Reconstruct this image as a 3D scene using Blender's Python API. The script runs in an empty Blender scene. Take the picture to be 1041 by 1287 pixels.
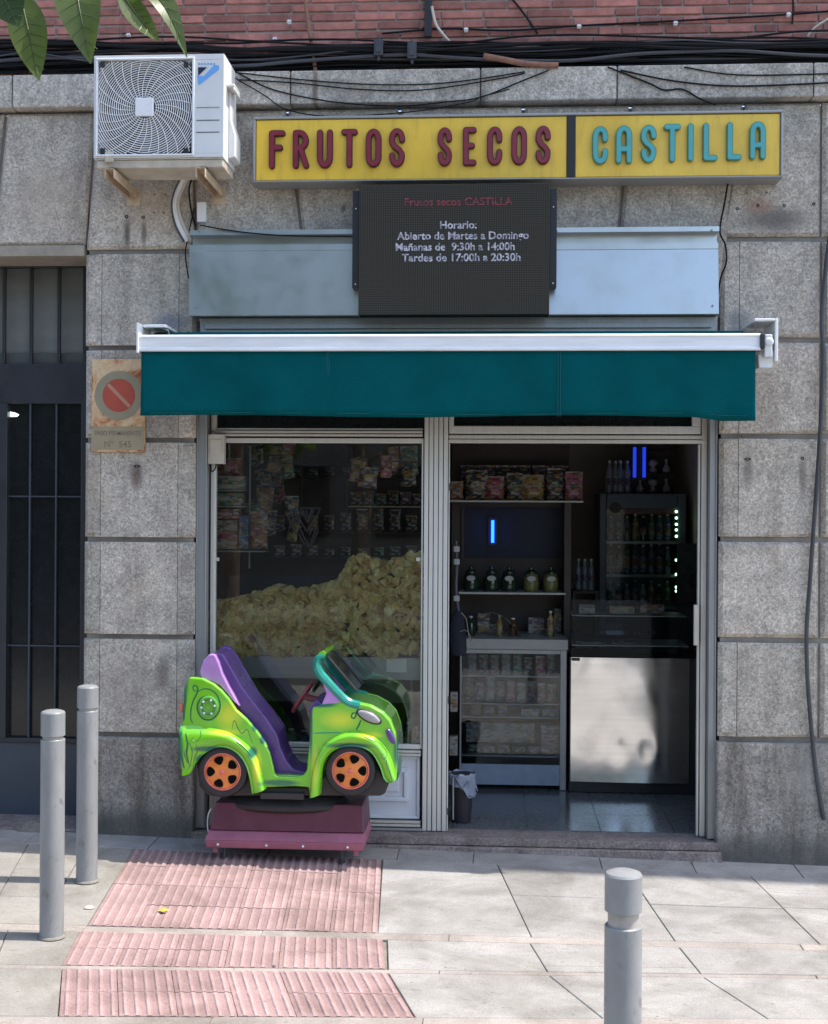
import bpy, math, random
from mathutils import Vector, Matrix
R=math.radians
rnd=random.Random(7)
C=bpy.context.scene.collection
scene=bpy.context.scene
# ------------------------------------------------------------------ camera
F=1650.; W0,H0=1041.,1287.
TH=R(3.7); RO=R(0.35); CAM=(0.45,-7.33,1.81)
cd=bpy.data.cameras.new('camera'); cam=bpy.data.objects.new('camera',cd); C.objects.link(cam)
cd.sensor_fit='HORIZONTAL'; cd.sensor_width=36.; cd.lens=F/W0*36.; cd.clip_start=0.05; cd.clip_end=2000
_f=Vector((-math.sin(TH),math.cos(TH),0)); _r=Vector((math.cos(TH),math.sin(TH),0)); _u=Vector((0,0,1))
_c,_s=math.cos(RO),math.sin(RO)
_r2=_r*_c+_u*_s; _u2=_u*_c-_r*_s
cam.matrix_world=Matrix(((_r2.x,_u2.x,-_f.x,CAM[0]),(_r2.y,_u2.y,-_f.y,CAM[1]),(_r2.z,_u2.z,-_f.z,CAM[2]),(0,0,0,1)))
scene.camera=cam
# ------------------------------------------------------------------ sky and sun
SUN_EL=62.; SUN_A=3.8
w=bpy.data.worlds.new('World'); scene.world=w; w.use_nodes=True
nt=w.node_tree; bg=nt.nodes['Background']
sky=nt.nodes.new('ShaderNodeTexSky'); sky.sky_type='NISHITA'; sky.sun_disc=False
sky.sun_elevation=R(SUN_EL); sky.sun_rotation=R(90-SUN_A)
nt.links.new(sky.outputs[0],bg.inputs[0]); bg.inputs[1].default_value=0.15; sky.dust_density=1.8; sky.air_density=1.0
sl=bpy.data.lights.new('sun','SUN'); sl.energy=2.55; sl.angle=R(0.53); sl.color=(1,0.95,0.88)
so=bpy.data.objects.new('sun',sl); C.objects.link(so); so.location=(8,1,14)
sv=Vector((math.cos(R(SUN_EL))*math.cos(R(SUN_A)),math.cos(R(SUN_EL))*math.sin(R(SUN_A)),math.sin(R(SUN_EL))))
so.rotation_euler=sv.to_track_quat('Z','Y').to_euler()
scene.view_settings.view_transform='Standard'; scene.view_settings.look='None'
scene.view_settings.exposure=1.38; scene.view_settings.gamma=1.0
# ------------------------------------------------------------------ measuring helpers: a point of the photo carried to a real plane
def ray(px,py):
    u=(px-W0/2)/F; v=-(py-H0/2)/F
    return _f+_r2*u+_u2*v
def at(px,py,Y=0.):
    r=ray(px,py); t=(Y-CAM[1])/r.y
    return Vector(CAM)+r*t
def xz(px,py,Y=0.):
    p=at(px,py,Y); return (p.x,p.z)
def gz(x,y): return -0.065-0.021*x+0.02*y
def gr(px,py):
    r=ray(px,py)
    t=(-0.065-0.021*CAM[0]+0.02*CAM[1]-CAM[2])/(r.z+0.021*r.x-0.02*r.y)
    return Vector(CAM)+r*t
# ------------------------------------------------------------------ materials
def _new(name):
    m=bpy.data.materials.new(name); m.use_nodes=True
    return m,m.node_tree,m.node_tree.nodes['Principled BSDF']
def ramp(nt,src,stops):
    r=nt.nodes.new('ShaderNodeValToRGB'); e=r.color_ramp.elements
    while len(e)<len(stops): e.new(0.5)
    for k,(p,c) in enumerate(stops):
        e[k].position=p; e[k].color=(c[0],c[1],c[2],1) if hasattr(c,'__len__') else (c,c,c,1)
    nt.links.new(src,r.inputs[0]); return r.outputs[0]
def mixc(nt,fac,a,b,mode='MIX'):
    m=nt.nodes.new('ShaderNodeMix'); m.data_type='RGBA'; m.blend_type=mode
    for s,v in ((m.inputs[0],fac),(m.inputs[6],a),(m.inputs[7],b)):
        if isinstance(v,(int,float)): s.default_value=v
        elif isinstance(v,tuple): s.default_value=(*v,1)
        else: nt.links.new(v,s)
    return m.outputs[2]
def noise(nt,scale,detail=3,rough=0.6,vec=None,dist=0.):
    n=nt.nodes.new('ShaderNodeTexNoise'); n.inputs['Scale'].default_value=scale
    n.inputs['Detail'].default_value=detail; n.inputs['Roughness'].default_value=rough; n.inputs['Distortion'].default_value=dist
    if vec is not None: nt.links.new(vec,n.inputs['Vector'])
    return n.outputs['Fac']
def coords(nt,scale=(1,1,1)):
    tc=nt.nodes.new('ShaderNodeTexCoord'); mp=nt.nodes.new('ShaderNodeMapping')
    nt.links.new(tc.outputs['Object'],mp.inputs[0]); mp.inputs['Scale'].default_value=scale
    return mp.outputs[0]
def bump(nt,b,h,strength=0.3,dist=0.005):
    n=nt.nodes.new('ShaderNodeBump'); n.inputs['Strength'].default_value=strength; n.inputs['Distance'].default_value=dist
    nt.links.new(h,n.inputs['Height']); nt.links.new(n.outputs[0],b.inputs['Normal'])
def island(nt):
    g=nt.nodes.new('ShaderNodeNewGeometry'); return g.outputs['Random Per Island']
def pbr(name,col,rough=0.5,metal=0.,var=0.15,scale=12.,bmp=0.,bscale=60.,stretch=(1,1,1),isl=0.,coat=0.,rvar=0.1,emit=None,es=0.):
    m,nt,b=_new(name); v=coords(nt,stretch)
    n=noise(nt,scale,5,0.65,v)
    c=ramp(nt,n,[(0.25,tuple(x*(1-var) for x in col)),(0.75,tuple(min(1,x*(1+var)) for x in col))])
    if isl:
        c=mixc(nt,1.0,c,ramp(nt,island(nt),[(0,1-isl),(1,1+isl)]),'MULTIPLY')
    nt.links.new(c,b.inputs['Base Color'])
    b.inputs['Metallic'].default_value=metal
    nt.links.new(ramp(nt,n,[(0.2,max(0,rough-rvar)),(0.8,min(1,rough+rvar))]),b.inputs['Roughness'])
    if coat: b.inputs['Coat Weight'].default_value=coat; b.inputs['Coat Roughness'].default_value=0.08
    if bmp: bump(nt,b,noise(nt,bscale,4,0.6,v),bmp)
    if emit: b.inputs['Emission Color'].default_value=(*emit,1); b.inputs['Emission Strength'].default_value=es
    return m
def granite(name,base,dark=0.66,light=1.3,isl=0.14,stain=0.55,stains_shade=()):
    m,nt,b=_new(name); v=coords(nt)
    n1=noise(nt,75,3,0.75,v,0.6); nm=noise(nt,34,3,0.7,v,1.5); n2=noise(nt,7,4,0.6,v); n3=noise(nt,230,2,0.5,v)
    c=ramp(nt,n1,[(0.34,tuple(x*dark for x in base)),(0.5,base),(0.64,tuple(x*light for x in base))])
    c=mixc(nt,0.75,c,ramp(nt,nm,[(0.38,(0.66,0.65,0.63)),(0.60,(1.18,1.18,1.17))]),'MULTIPLY')
    c=mixc(nt,0.6,c,ramp(nt,n3,[(0.35,0.7),(0.6,1.25)]),'MULTIPLY')
    c=mixc(nt,1.0,c,ramp(nt,n2,[(0.3,0.78),(0.7,1.2)]),'MULTIPLY')
    c=mixc(nt,1.0,c,ramp(nt,island(nt),[(0,(1-isl,1-isl,1-isl*1.1)),(1,(1+isl,1+isl*0.9,1+isl*0.8))]),'MULTIPLY')
    vs=coords(nt,(5,5,0.6)); n4=noise(nt,1.6,5,0.65,vs)
    c=mixc(nt,stain,c,ramp(nt,n4,[(0.36,(0.42,0.38,0.36)),(0.52,(1,1,1))]),'MULTIPLY')
    for (px,py,sx_,sz_,col_,st_) in stains_shade:
        q=xz(px,py,0.); mp=nt.nodes.new('ShaderNodeMapping'); mp.vector_type='TEXTURE'; mp.inputs['Location'].default_value=(q[0],0,q[1]); mp.inputs['Scale'].default_value=(sx_,5,sz_)
        tc=nt.nodes.new('ShaderNodeTexCoord'); nt.links.new(tc.outputs['Object'],mp.inputs[0]); g_=nt.nodes.new('ShaderNodeTexGradient'); g_.gradient_type='SPHERICAL'; nt.links.new(mp.outputs[0],g_.inputs[0])
        k=nt.nodes.new('ShaderNodeMath'); k.operation='MULTIPLY'; nt.links.new(g_.outputs['Fac'],k.inputs[0]); nt.links.new(nm,k.inputs[1])
        c=mixc(nt,ramp(nt,k.outputs[0],[(0.05,0.),(0.35,st_)]),c,col_)
    n5=noise(nt,2.3,4,0.7,v)
    c=mixc(nt,ramp(nt,n5,[(0.55,0.),(0.75,0.35)]),c,(base[0]*1.15,base[1]*0.92,base[2]*0.72))
    nt.links.new(c,b.inputs['Base Color']); b.inputs['Roughness'].default_value=0.85
    bump(nt,b,n1,0.5,0.004)
    return m
MT={}
MT['granite']=granite('granite',(0.455,0.41,0.355),stain=0.32,stains_shade=((172,598,.05,.12,(.12,.07,.06),.8),(940,592,.04,.14,(.11,.09,.08),.6),(1009,598,.03,.16,(.12,.08,.07),.6),
  (160,292,.025,.12,(.08,.07,.065),.8),(181,292,.025,.11,(.08,.07,.065),.8),(975,276,.24,.10,(.10,.085,.08),.8),(955,258,.12,.06,(.28,.12,.07),.5),(205,845,.06,.14,(.10,.07,.06),.6),(432,262,.02,.03,(.08,.075,.07),.8),(215,405,.14,.07,(.16,.17,.21),.7),  # bluish patches at both awning ends are its shade put into the colour
  (930,405,.10,.10,(.17,.18,.2),.6),(160,860,.18,.2,(.2,.17,.15),.3),(60,250,.3,.3,(.46,.36,.28),.35),(190,255,.2,.25,(.42,.30,.23),.4)))
MT['granite_base']=granite('granite_base',(0.29,0.265,0.235),isl=0.05,stain=0.8,stains_shade=((170,1040,1.0,.16,(.07,.065,.06),.8),(960,1080,.9,.2,(.07,.065,.06),.8),(1010,960,.2,.3,(.34,.32,.3),.4)))
MT['cornice']=granite('cornice_stone',(0.49,0.45,0.40),stain=0.35,stains_shade=((398,115,.025,.2,(.13,.08,.06),.8),(605,130,.05,.1,(.1,.09,.08),.7)))
MT['mortar']=pbr('mortar',(0.25,0.225,0.195),0.95,var=0.3,scale=9,bmp=0.4)
MT['step']=granite('step_granite',(0.24,0.20,0.19),stain=0.4)
MT['brick']=pbr('brick',(0.37,0.15,0.12),0.9,var=0.35,scale=16,bmp=0.6,bscale=90,isl=0.32)
MT['bmortar']=pbr('brick_mortar',(0.36,0.30,0.26),0.95,var=0.25,scale=30,bmp=0.5)
def paving(name,base,stain=(0.6,0.57,0.5)):
    m,nt,b=_new(name); v=coords(nt)
    n1=noise(nt,140,3,0.7,v); n2=noise(nt,5,5,0.65,v); n3=noise(nt,18,5,0.7,coords(nt,(0.55,1.6,1)))
    c=ramp(nt,n1,[(0.35,tuple(x*0.8 for x in base)),(0.62,tuple(x*1.12 for x in base))])
    c=mixc(nt,1.,c,ramp(nt,n2,[(0.3,0.83),(0.7,1.1)]),'MULTIPLY')
    c=mixc(nt,ramp(nt,n3,[(0.28,0.75),(0.42,0.)]),c,tuple(base[i]*stain[i] for i in range(3)))
    c=mixc(nt,1.,c,ramp(nt,island(nt),[(0,0.9),(1,1.08)]),'MULTIPLY')
    n6=noise(nt,1.7,4,0.6,v,1.0); c=mixc(nt,1.,c,ramp(nt,n6,[(0.35,(0.72,0.71,0.68)),(0.56,(1.05,1.05,1.05))]),'MULTIPLY')
    vo=nt.nodes.new('ShaderNodeTexVoronoi'); vo.inputs['Scale'].default_value=11; nt.links.new(v,vo.inputs['Vector'])
    c=mixc(nt,ramp(nt,vo.outputs['Distance'],[(0.055,0.55),(0.10,0.)]),c,tuple(x*0.35 for x in base))
    nt.links.new(c,b.inputs['Base Color']); b.inputs['Roughness'].default_value=0.85
    bump(nt,b,n1,0.35,0.003); return m
MT['slab']=paving('paving_slab',(0.315,0.30,0.28))
MT['slab2']=paving('paving_slab_worn',(0.275,0.257,0.228))
MT['band']=paving('paving_band',(0.33,0.29,0.26))
MT['pmortar']=pbr('paving_mortar',(0.19,0.17,0.145),0.95,var=0.4,scale=14,bmp=0.4)
MT['tactile']=paving('tactile_tile',(0.41,0.28,0.265),(0.62,0.68,0.66)); MT['tactile_groove']=paving('tactile_groove',(0.31,0.205,0.195),(0.62,0.68,0.66))
MT['asphalt']=pbr('asphalt',(0.055,0.055,0.055),0.9,var=0.3,scale=60,bmp=0.5,bscale=120)
def alu(name,col,rough,metal=0.6,stretch=(60,60,1)):
    m,nt,b=_new(name); v=coords(nt,stretch); n=noise(nt,1.5,4,0.6,v)
    n2=noise(nt,6,4,0.6,coords(nt))
    c=ramp(nt,n,[(0.3,tuple(x*0.92 for x in col)),(0.7,tuple(min(1,x*1.05) for x in col))])
    c=mixc(nt,ramp(nt,n2,[(0.5,0.),(0.8,0.35)]),c,tuple(x*0.7 for x in col))
    nt.links.new(c,b.inputs['Base Color']); b.inputs['Metallic'].default_value=metal
    nt.links.new(ramp(nt,n2,[(0.3,rough),(0.8,min(1,rough+0.15))]),b.inputs['Roughness'])
    bump(nt,b,n2,0.05,0.01); return m
MT['alu']=alu('anodised_aluminium',(0.56,0.53,0.48),0.42,0.35)
MT['alu_pale']=alu('pale_aluminium',(0.62,0.60,0.56),0.4,0.25)
MT['alu_grey']=alu('grey_aluminium',(0.34,0.345,0.345),0.42,0.5)
MT['groove']=pbr('frame_groove',(0.17,0.12,0.09),0.7)
MT['sheet']=alu('shutter_box_sheet',(0.52,0.545,0.55),0.30,0.95,(1,1,1))
MT['steel']=alu('stainless_steel',(0.85,0.84,0.82),0.08,1.0,(1,1,30))
for _n in list(MT['steel'].node_tree.nodes):
    if _n.type=='BUMP': MT['steel'].node_tree.nodes.remove(_n)
MT['panelwhite']=pbr('white_panel_paint',(0.60,0.63,0.68),0.35,var=0.06,scale=5)
MT['white']=pbr('white_plastic',(0.70,0.70,0.69),0.45,var=0.07,scale=6)
MT['whitem']=pbr('white_lacquer',(0.82,0.82,0.82),0.3,var=0.05,scale=6)
MT['cream']=pbr('cream_plastic',(0.52,0.47,0.39),0.55,var=0.1,scale=10)
MT['beige_pan']=pbr('dirty_pan',(0.52,0.46,0.37),0.6,var=0.25,scale=9)
MT['bracket']=pbr('weathered_bracket',(0.55,0.42,0.29),0.6,var=0.3,scale=18,bmp=0.2)
MT['bar']=pbr('awning_bar',(0.80,0.80,0.80),0.35,var=0.14,scale=2.5,stretch=(1,1,10))
MT['lintel']=pbr('lintel_render',(0.33,0.285,0.23),0.9,var=0.25,scale=10,bmp=0.3)
MT['black']=pbr('black_plastic',(0.012,0.012,0.014),0.45,var=0.3)
MT['blackr']=pbr('black_rubber',(0.022,0.022,0.024),0.5,var=0.3)
MT['cable']=pbr('cable_black',(0.009,0.009,0.010),0.7,var=0.5,scale=3)
MT['cable'].node_tree.nodes['Principled BSDF'].inputs['Specular IOR Level'].default_value=.2
MT['cablegrey']=pbr('cable_grey',(0.05,0.052,0.06),0.5,var=0.4,scale=3)
MT['rust']=pbr('rusty_pipe',(0.24,0.12,0.08),0.8,var=0.4,scale=25,bmp=0.4)
MT['yellow']=None
def sign_yellow():
    m,nt,b=_new('sign_yellow'); v=coords(nt)
    n=noise(nt,3,4,0.6,v); c=ramp(nt,n,[(0.3,(0.72,0.45,0.035)),(0.7,(0.86,0.58,0.065))])
    n2=noise(nt,4,5,0.7,coords(nt,(6,6,1)))
    c=mixc(nt,ramp(nt,n2,[(0.52,0.),(0.8,0.6)]),c,(0.42,0.26,0.05))
    nt.links.new(c,b.inputs['Base Color']); b.inputs['Roughness'].default_value=0.3; return m
MT['yellow']=sign_yellow()
MT['signred']=pbr('letter_red',(0.20,0.016,0.03),0.35,var=0.1)
MT['signred_d']=pbr('letter_red_edge',(0.06,0.006,0.014),0.5)
MT['teal']=pbr('letter_teal',(0.07,0.36,0.36),0.35,var=0.1)
MT['teal_d']=pbr('letter_teal_edge',(0.10,0.22,0.12),0.5)
MT['awning']=pbr('green_canvas',(0.001,0.080,0.088),0.95,var=0.22,scale=3,bmp=0.25,bscale=400)
MT['awning'].node_tree.nodes['Principled BSDF'].inputs['Specular IOR Level'].default_value=0.05
MT['seam']=pbr('green_canvas_seam',(0.006,0.11,0.115),0.85)
def led_mat():
    m,nt,b=_new('led_panel'); v=coords(nt,(1,1,1))
    sep=nt.nodes.new('ShaderNodeSeparateXYZ'); nt.links.new(v,sep.inputs[0])
    def grid(o):
        a=nt.nodes.new('ShaderNodeMath'); a.operation='MULTIPLY'; a.inputs[1].default_value=2*math.pi/0.0125; nt.links.new(o,a.inputs[0])
        s=nt.nodes.new('ShaderNodeMath'); s.operation='SINE'; nt.links.new(a.outputs[0],s.inputs[0]); return s.outputs[0]
    mx=nt.nodes.new('ShaderNodeMath'); mx.operation='MAXIMUM'; nt.links.new(grid(sep.outputs[0]),mx.inputs[0]); nt.links.new(grid(sep.outputs[2]),mx.inputs[1])
    c=ramp(nt,mx.outputs[0],[(0.2,(0.058,0.054,0.043)),(1.0,(0.026,0.025,0.022))])
    nt.links.new(c,b.inputs['Base Color']); b.inputs['Roughness'].default_value=0.8; b.inputs['Specular IOR Level'].default_value=.15; return m
MT['led']=led_mat()
def led_text(name,col,s):
    m,nt,b=_new(name); b.inputs['Base Color'].default_value=(0.02,0.02,0.02,1)
    n=noise(nt,45,2,0.6,coords(nt)); k=nt.nodes.new('ShaderNodeMath'); k.operation='MULTIPLY'; k.inputs[1].default_value=s
    nt.links.new(ramp(nt,n,[(0.35,0.25),(0.62,1.)]),k.inputs[0]); nt.links.new(k.outputs[0],b.inputs['Emission Strength'])
    b.inputs['Emission Color'].default_value=(*col,1); return m
MT['ledw']=led_text('led_white',(0.62,0.68,0.95),0.22); MT['ledr']=led_text('led_red',(0.8,0.05,0.12),0.07)
def glass(name,tint=(1,1,1),rough=0.02,refl=1.0):
    m=bpy.data.materials.new(name); m.use_nodes=True; nt=m.node_tree; nt.nodes.clear()
    o=nt.nodes.new('ShaderNodeOutputMaterial'); mx=nt.nodes.new('ShaderNodeMixShader')
    t=nt.nodes.new('ShaderNodeBsdfTransparent'); g=nt.nodes.new('ShaderNodeBsdfGlossy'); fr=nt.nodes.new('ShaderNodeFresnel')
    fr.inputs[0].default_value=1.55; t.inputs[0].default_value=(*tint,1); g.inputs['Roughness'].default_value=rough
    k=nt.nodes.new('ShaderNodeMath'); k.operation='MULTIPLY'; k.inputs[1].default_value=refl; nt.links.new(fr.outputs[0],k.inputs[0])
    nt.links.new(k.outputs[0],mx.inputs[0]); nt.links.new(t.outputs[0],mx.inputs[1]); nt.links.new(g.outputs[0],mx.inputs[2])
    nt.links.new(mx.outputs[0],o.inputs[0]); return m
MT['glass']=glass('shop_glass',(0.93,0.95,0.94),0.01,1.6)
MT['glass_case']=glass('case_glass',(0.86,0.90,0.92),0.02,1.0)
MT['glass_dim']=glass('fridge_glass',(0.86,0.90,0.92),0.05,0.5)
MT['frost']=pbr('frosted_glass',(0.16,0.165,0.155),0.45,var=0.3,scale=1.2,stretch=(1,1,3),coat=0.2)
MT['darkglass']=pbr('dark_glass',(0.012,0.014,0.015),0.12,var=0.3,rvar=0.02)
MT['gate']=pbr('gate_paint',(0.028,0.031,0.037),0.4,var=0.15,scale=6)
MT['gatep']=pbr('gate_panel_paint',(0.055,0.066,0.085),0.42,var=0.15,scale=6)
MT['floor']=pbr('polished_floor_tile',(0.13,0.135,0.14),0.16,var=0.35,scale=40,isl=0.1,rvar=0.05)
MT['wall_in']=pbr('interior_wall',(0.50,0.46,0.42),0.8,var=0.12,scale=3)
MT['wall_dk']=pbr('interior_dark_wood',(0.045,0.028,0.022),0.5,var=0.3,scale=5)
MT['bollard']=None
def bollard_mat():
    m,nt,b=_new('bollard_paint'); v=coords(nt,(1,1,0.45))
    n=noise(nt,9,5,0.7,v); c=ramp(nt,n,[(0.3,(0.205,0.21,0.21)),(0.7,(0.28,0.285,0.285))])
    n2=noise(nt,24,4,0.7,coords(nt,(1,1,0.4)),0.5)
    c=mixc(nt,ramp(nt,n2,[(0.60,0.),(0.68,0.6)]),c,(0.13,0.12,0.11))
    n3=noise(nt,2.2,3,0.5,coords(nt)); 
    nt.links.new(c,b.inputs['Base Color']); b.inputs['Roughness'].default_value=0.42
    bump(nt,b,noise(nt,60,4,0.6,v),0.12,0.004); return m
MT['bollard']=bollard_mat()
MT['bneck']=pbr('bollard_neck',(0.36,0.33,0.30),0.45,var=0.25,scale=20)

# ------------------------------------------------------------------ mesh building
class MB:
    def __init__(s): s.v=[]; s.f=[]; s.m=[]; s.cur=0
    def add(s,vs,fs,m=None):
        o=len(s.v); s.v+= [tuple(p) for p in vs]; mm=s.cur if m is None else m
        for f in fs: s.f.append(tuple(i+o for i in f)); s.m.append(mm)
        return s
    def box(s,x0,x1,y0,y1,z0,z1,m=None):
        if x0>x1: x0,x1=x1,x0
        if y0>y1: y0,y1=y1,y0
        if z0>z1: z0,z1=z1,z0
        return s.add([(x0,y0,z0),(x1,y0,z0),(x1,y1,z0),(x0,y1,z0),(x0,y0,z1),(x1,y0,z1),(x1,y1,z1),(x0,y1,z1)],
          [(0,3,2,1),(4,5,6,7),(0,1,5,4),(1,2,6,5),(2,3,7,6),(3,0,4,7)],m)
    def prism(s,poly,y0,y1,m=None):            # poly: (x,z) list, extruded along y
        a=sum(poly[i][0]*poly[(i+1)%len(poly)][1]-poly[(i+1)%len(poly)][0]*poly[i][1] for i in range(len(poly)))
        if a<0: poly=poly[::-1]
        n=len(poly)
        vs=[(p[0],y0,p[1]) for p in poly]+[(p[0],y1,p[1]) for p in poly]
        fs=[tuple(range(n)),tuple(range(2*n-1,n-1,-1))]+[(i+n,(i+1)%n+n,(i+1)%n,i) for i in range(n)]
        return s.add(vs,fs,m)
    def stone(s,poly,y=0.,c=0.012,d=0.06,m=None,bulge=0.):   # chamfered block, front towards -y
        a=sum(poly[i][0]*poly[(i+1)%len(poly)][1]-poly[(i+1)%len(poly)][0]*poly[i][1] for i in range(len(poly)))
        if a<0: poly=poly[::-1]
        n=len(poly); P=[Vector((p[0],p[1])) for p in poly]; inn=[]
        for i in range(n):
            p=P[i]; e1=(p-P[i-1]).normalized(); e2=(P[(i+1)%n]-p).normalized()
            n1=Vector((-e1.y,e1.x)); n2=Vector((-e2.y,e2.x)); q=(n1+n2); q=q/max(0.3,(1+n1.dot(n2)))
            inn.append(p+q*c)
        vs=[(p.x,y,p.y) for p in inn]+[(p.x,y+c,p.y) for p in P]+[(p.x,y+d,p.y) for p in P]
        fs=[tuple(range(n))]
        for k in (0,1): fs+=[(k*n+n+i,k*n+n+(i+1)%n,k*n+(i+1)%n,k*n+i) for i in range(n)]
        return s.add(vs,fs,m)
    def tube(s,pts,r,seg=8,cap=True,m=None,flat=1.,up=None):
        P=[Vector(p) for p in pts]; n=len(P); rs=r if hasattr(r,'__len__') else [r]*n
        vs=[]; prev=None
        for i in range(n):
            t=(P[min(i+1,n-1)]-P[max(i-1,0)]).normalized()
            if prev is None:
                ref=up or (Vector((0,0,1)) if abs(t.z)<0.9 else Vector((0,1,0)))
                a=t.cross(Vector(ref)).normalized()
            else: a=(prev-t*prev.dot(t)).normalized()
            prev=a; b=t.cross(a)
            for k in range(seg):
                an=2*math.pi*k/seg; vs.append(P[i]+a*math.cos(an)*rs[i]+b*math.sin(an)*rs[i]*flat)
        fs=[]
        for i in range(n-1):
            for k in range(seg):
                k2=(k+1)%seg; fs.append((i*seg+k,i*seg+k2,(i+1)*seg+k2,(i+1)*seg+k))
        if cap: fs.append(tuple(range(seg-1,-1,-1))); fs.append(tuple((n-1)*seg+k for k in range(seg)))
        return s.add(vs,fs,m)
    def lathe(s,prof,c=(0,0,0),seg=24,axis='z',m=None,sx=1.,sy=1.):  # prof (r,h)
        vs=[]; n=len(prof)
        for r,h in prof:
            for k in range(seg):
                an=2*math.pi*k/seg; a,b=math.cos(an)*r*sx,math.sin(an)*r*sy
                if axis=='z': vs.append((c[0]+a,c[1]+b,c[2]+h))
                elif axis=='y': vs.append((c[0]+a,c[1]+h,c[2]-b))
                else: vs.append((c[0]+h,c[1]+a,c[2]+b))
        fs=[(i*seg+k,i*seg+(k+1)%seg,(i+1)*seg+(k+1)%seg,(i+1)*seg+k) for i in range(n-1) for k in range(seg)]
        fs.append(tuple(range(seg-1,-1,-1))); fs.append(tuple((n-1)*seg+k for k in range(seg)))
        return s.add(vs,fs,m)
    def build(s,name,mats,parent=None,bevel=0.,smooth=False,seg=2,sub=0,angle=30):
        me=bpy.data.meshes.new(name); me.from_pydata(s.v,[],s.f)
        if not isinstance(mats,(list,tuple)): mats=[mats]
        for m in mats: me.materials.append(MT[m] if isinstance(m,str) else m)
        for i,p in enumerate(me.polygons): p.material_index=s.m[i]
        me.validate(); me.update()
        if smooth: me.shade_smooth()
        o=bpy.data.objects.new(name,me); C.objects.link(o)
        if smooth: 
            for e in me.edges: pass
            me.set_sharp_from_angle(angle=R(angle))
        if bevel:
            b=o.modifiers.new('bevel','BEVEL'); b.width=bevel; b.segments=seg; b.limit_method='ANGLE'; b.angle_limit=R(35); b.harden_normals=False
        if sub:
            b=o.modifiers.new('sub','SUBSURF'); b.levels=sub; b.render_levels=sub
        if parent is not None:
            o.parent=parent
            if parent.type=='EMPTY': o.matrix_parent_inverse=Matrix.Translation(-parent.location)
        return o
def tag(o,label=None,cat=None,group=None,kind=None):
    if label: o['label']=label
    if cat: o['category']=cat
    if group: o['group']=group
    if kind: o['kind']=kind
    return o
def thing(name,label,cat,loc=(0,0,0),group=None):
    o=bpy.data.objects.new(name,None); o.empty_display_size=0.1; C.objects.link(o); o.location=Vector(loc)
    return tag(o,label,cat,group)
def struct(o): o['kind']='structure'; return o
def copy_tree(o,parent=None):
    c=o.copy(); C.objects.link(c); c.parent=parent
    for ch in list(o.children): copy_tree(ch,c)
    return c
def text(name,body,size,loc,mat,parent,ext=0.001,align='CENTER',sx=1.,bold=0.):
    cu=bpy.data.curves.new(name,'FONT'); cu.body=body; cu.size=size; cu.extrude=ext; cu.align_x=align; cu.offset=bold; cu.resolution_u=3
    t=bpy.data.objects.new(name,cu); C.objects.link(t)
    dg=bpy.context.evaluated_depsgraph_get(); me=bpy.data.meshes.new_from_object(t.evaluated_get(dg))
    bpy.data.objects.remove(t)
    me.transform(Matrix.Translation(Vector(loc))@Matrix.Rotation(R(90),4,'X')@Matrix.Diagonal((sx,1,1,1)))
    me.materials.clear(); me.materials.append(MT[mat]); me.name=name
    o=bpy.data.objects.new(name,me); C.objects.link(o)
    if parent is not None:
        o.parent=parent
        if parent.type=='EMPTY': o.matrix_parent_inverse=Matrix.Translation(-parent.location)
    return o
def smoothpath(pts,n=6):
    P=[Vector(p) for p in pts]; out=[]
    for i in range(len(P)-1):
        p0=P[max(i-1,0)];p1=P[i];p2=P[i+1];p3=P[min(i+2,len(P)-1)]
        for k in range(n):
            t=k/n; out.append(0.5*((2*p1)+(p2-p0)*t+(2*p0-5*p1+4*p2-p3)*t*t+(3*p1-p0-3*p2+p3)*t*t*t))
    out.append(P[-1]); return out
# ================================================================== THE GROUND
g=MB()
for X0,X1 in ((-150,150),):
    for Y0,Y1 in ((-150,0.02),):
        g.add([(X0,Y0,gz(X0,Y0)*0.0-3.2 if False else gz(X0,Y0)-0.012),(X1,Y0,gz(X1,Y0)-0.012),(X1,Y1,gz(X1,Y1)-0.012),(X0,Y1,gz(X0,Y1)-0.012)],[(0,1,2,3)])
struct(g.build('ground','pmortar'))
def slab(mb,quad,gap=0.003,top=0.,th=0.03,m=None):
    P=[Vector((p[0],p[1])) for p in quad]; n=len(P)
    a=sum(P[i].x*P[(i+1)%n].y-P[(i+1)%n].x*P[i].y for i in range(n))
    if a<0: P=P[::-1]
    def inset(g_):
        o=[]
        for i in range(n):
            p=P[i]; e1=(p-P[i-1]).normalized(); e2=(P[(i+1)%n]-p).normalized()
            n1=Vector((-e1.y,e1.x)); n2=Vector((-e2.y,e2.x)); o.append(p+(n1+n2)/max(0.3,1+n1.dot(n2))*g_)
        return o
    gap*=.62; A=inset(gap); B=inset(gap+0.0025); t=top+rnd.uniform(-0.0012,0.0012)
    vs=[(p.x,p.y,gz(p.x,p.y)+t) for p in B]+[(p.x,p.y,gz(p.x,p.y)+t-0.003) for p in A]+[(p.x,p.y,gz(p.x,p.y)-th) for p in A]
    fs=[tuple(range(n))]
    for k in (0,1): fs+=[(k*n+n+i,k*n+n+(i+1)%n,k*n+(i+1)%n,k*n+i) for i in range(n)]
    mb.add(vs,fs,m)
def LA(x): return -1.425+0.065*x
def LAb(x): return -1.505+0.065*x
def LB(x): return -1.865+0.10*x
def LBb(x): return -1.905+0.10*x
def LC(x): return -2.36+0.12*x
def LCb(x): return -2.45+0.12*x
def L0(x): return -0.005
def L1(x): return -0.265
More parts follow.
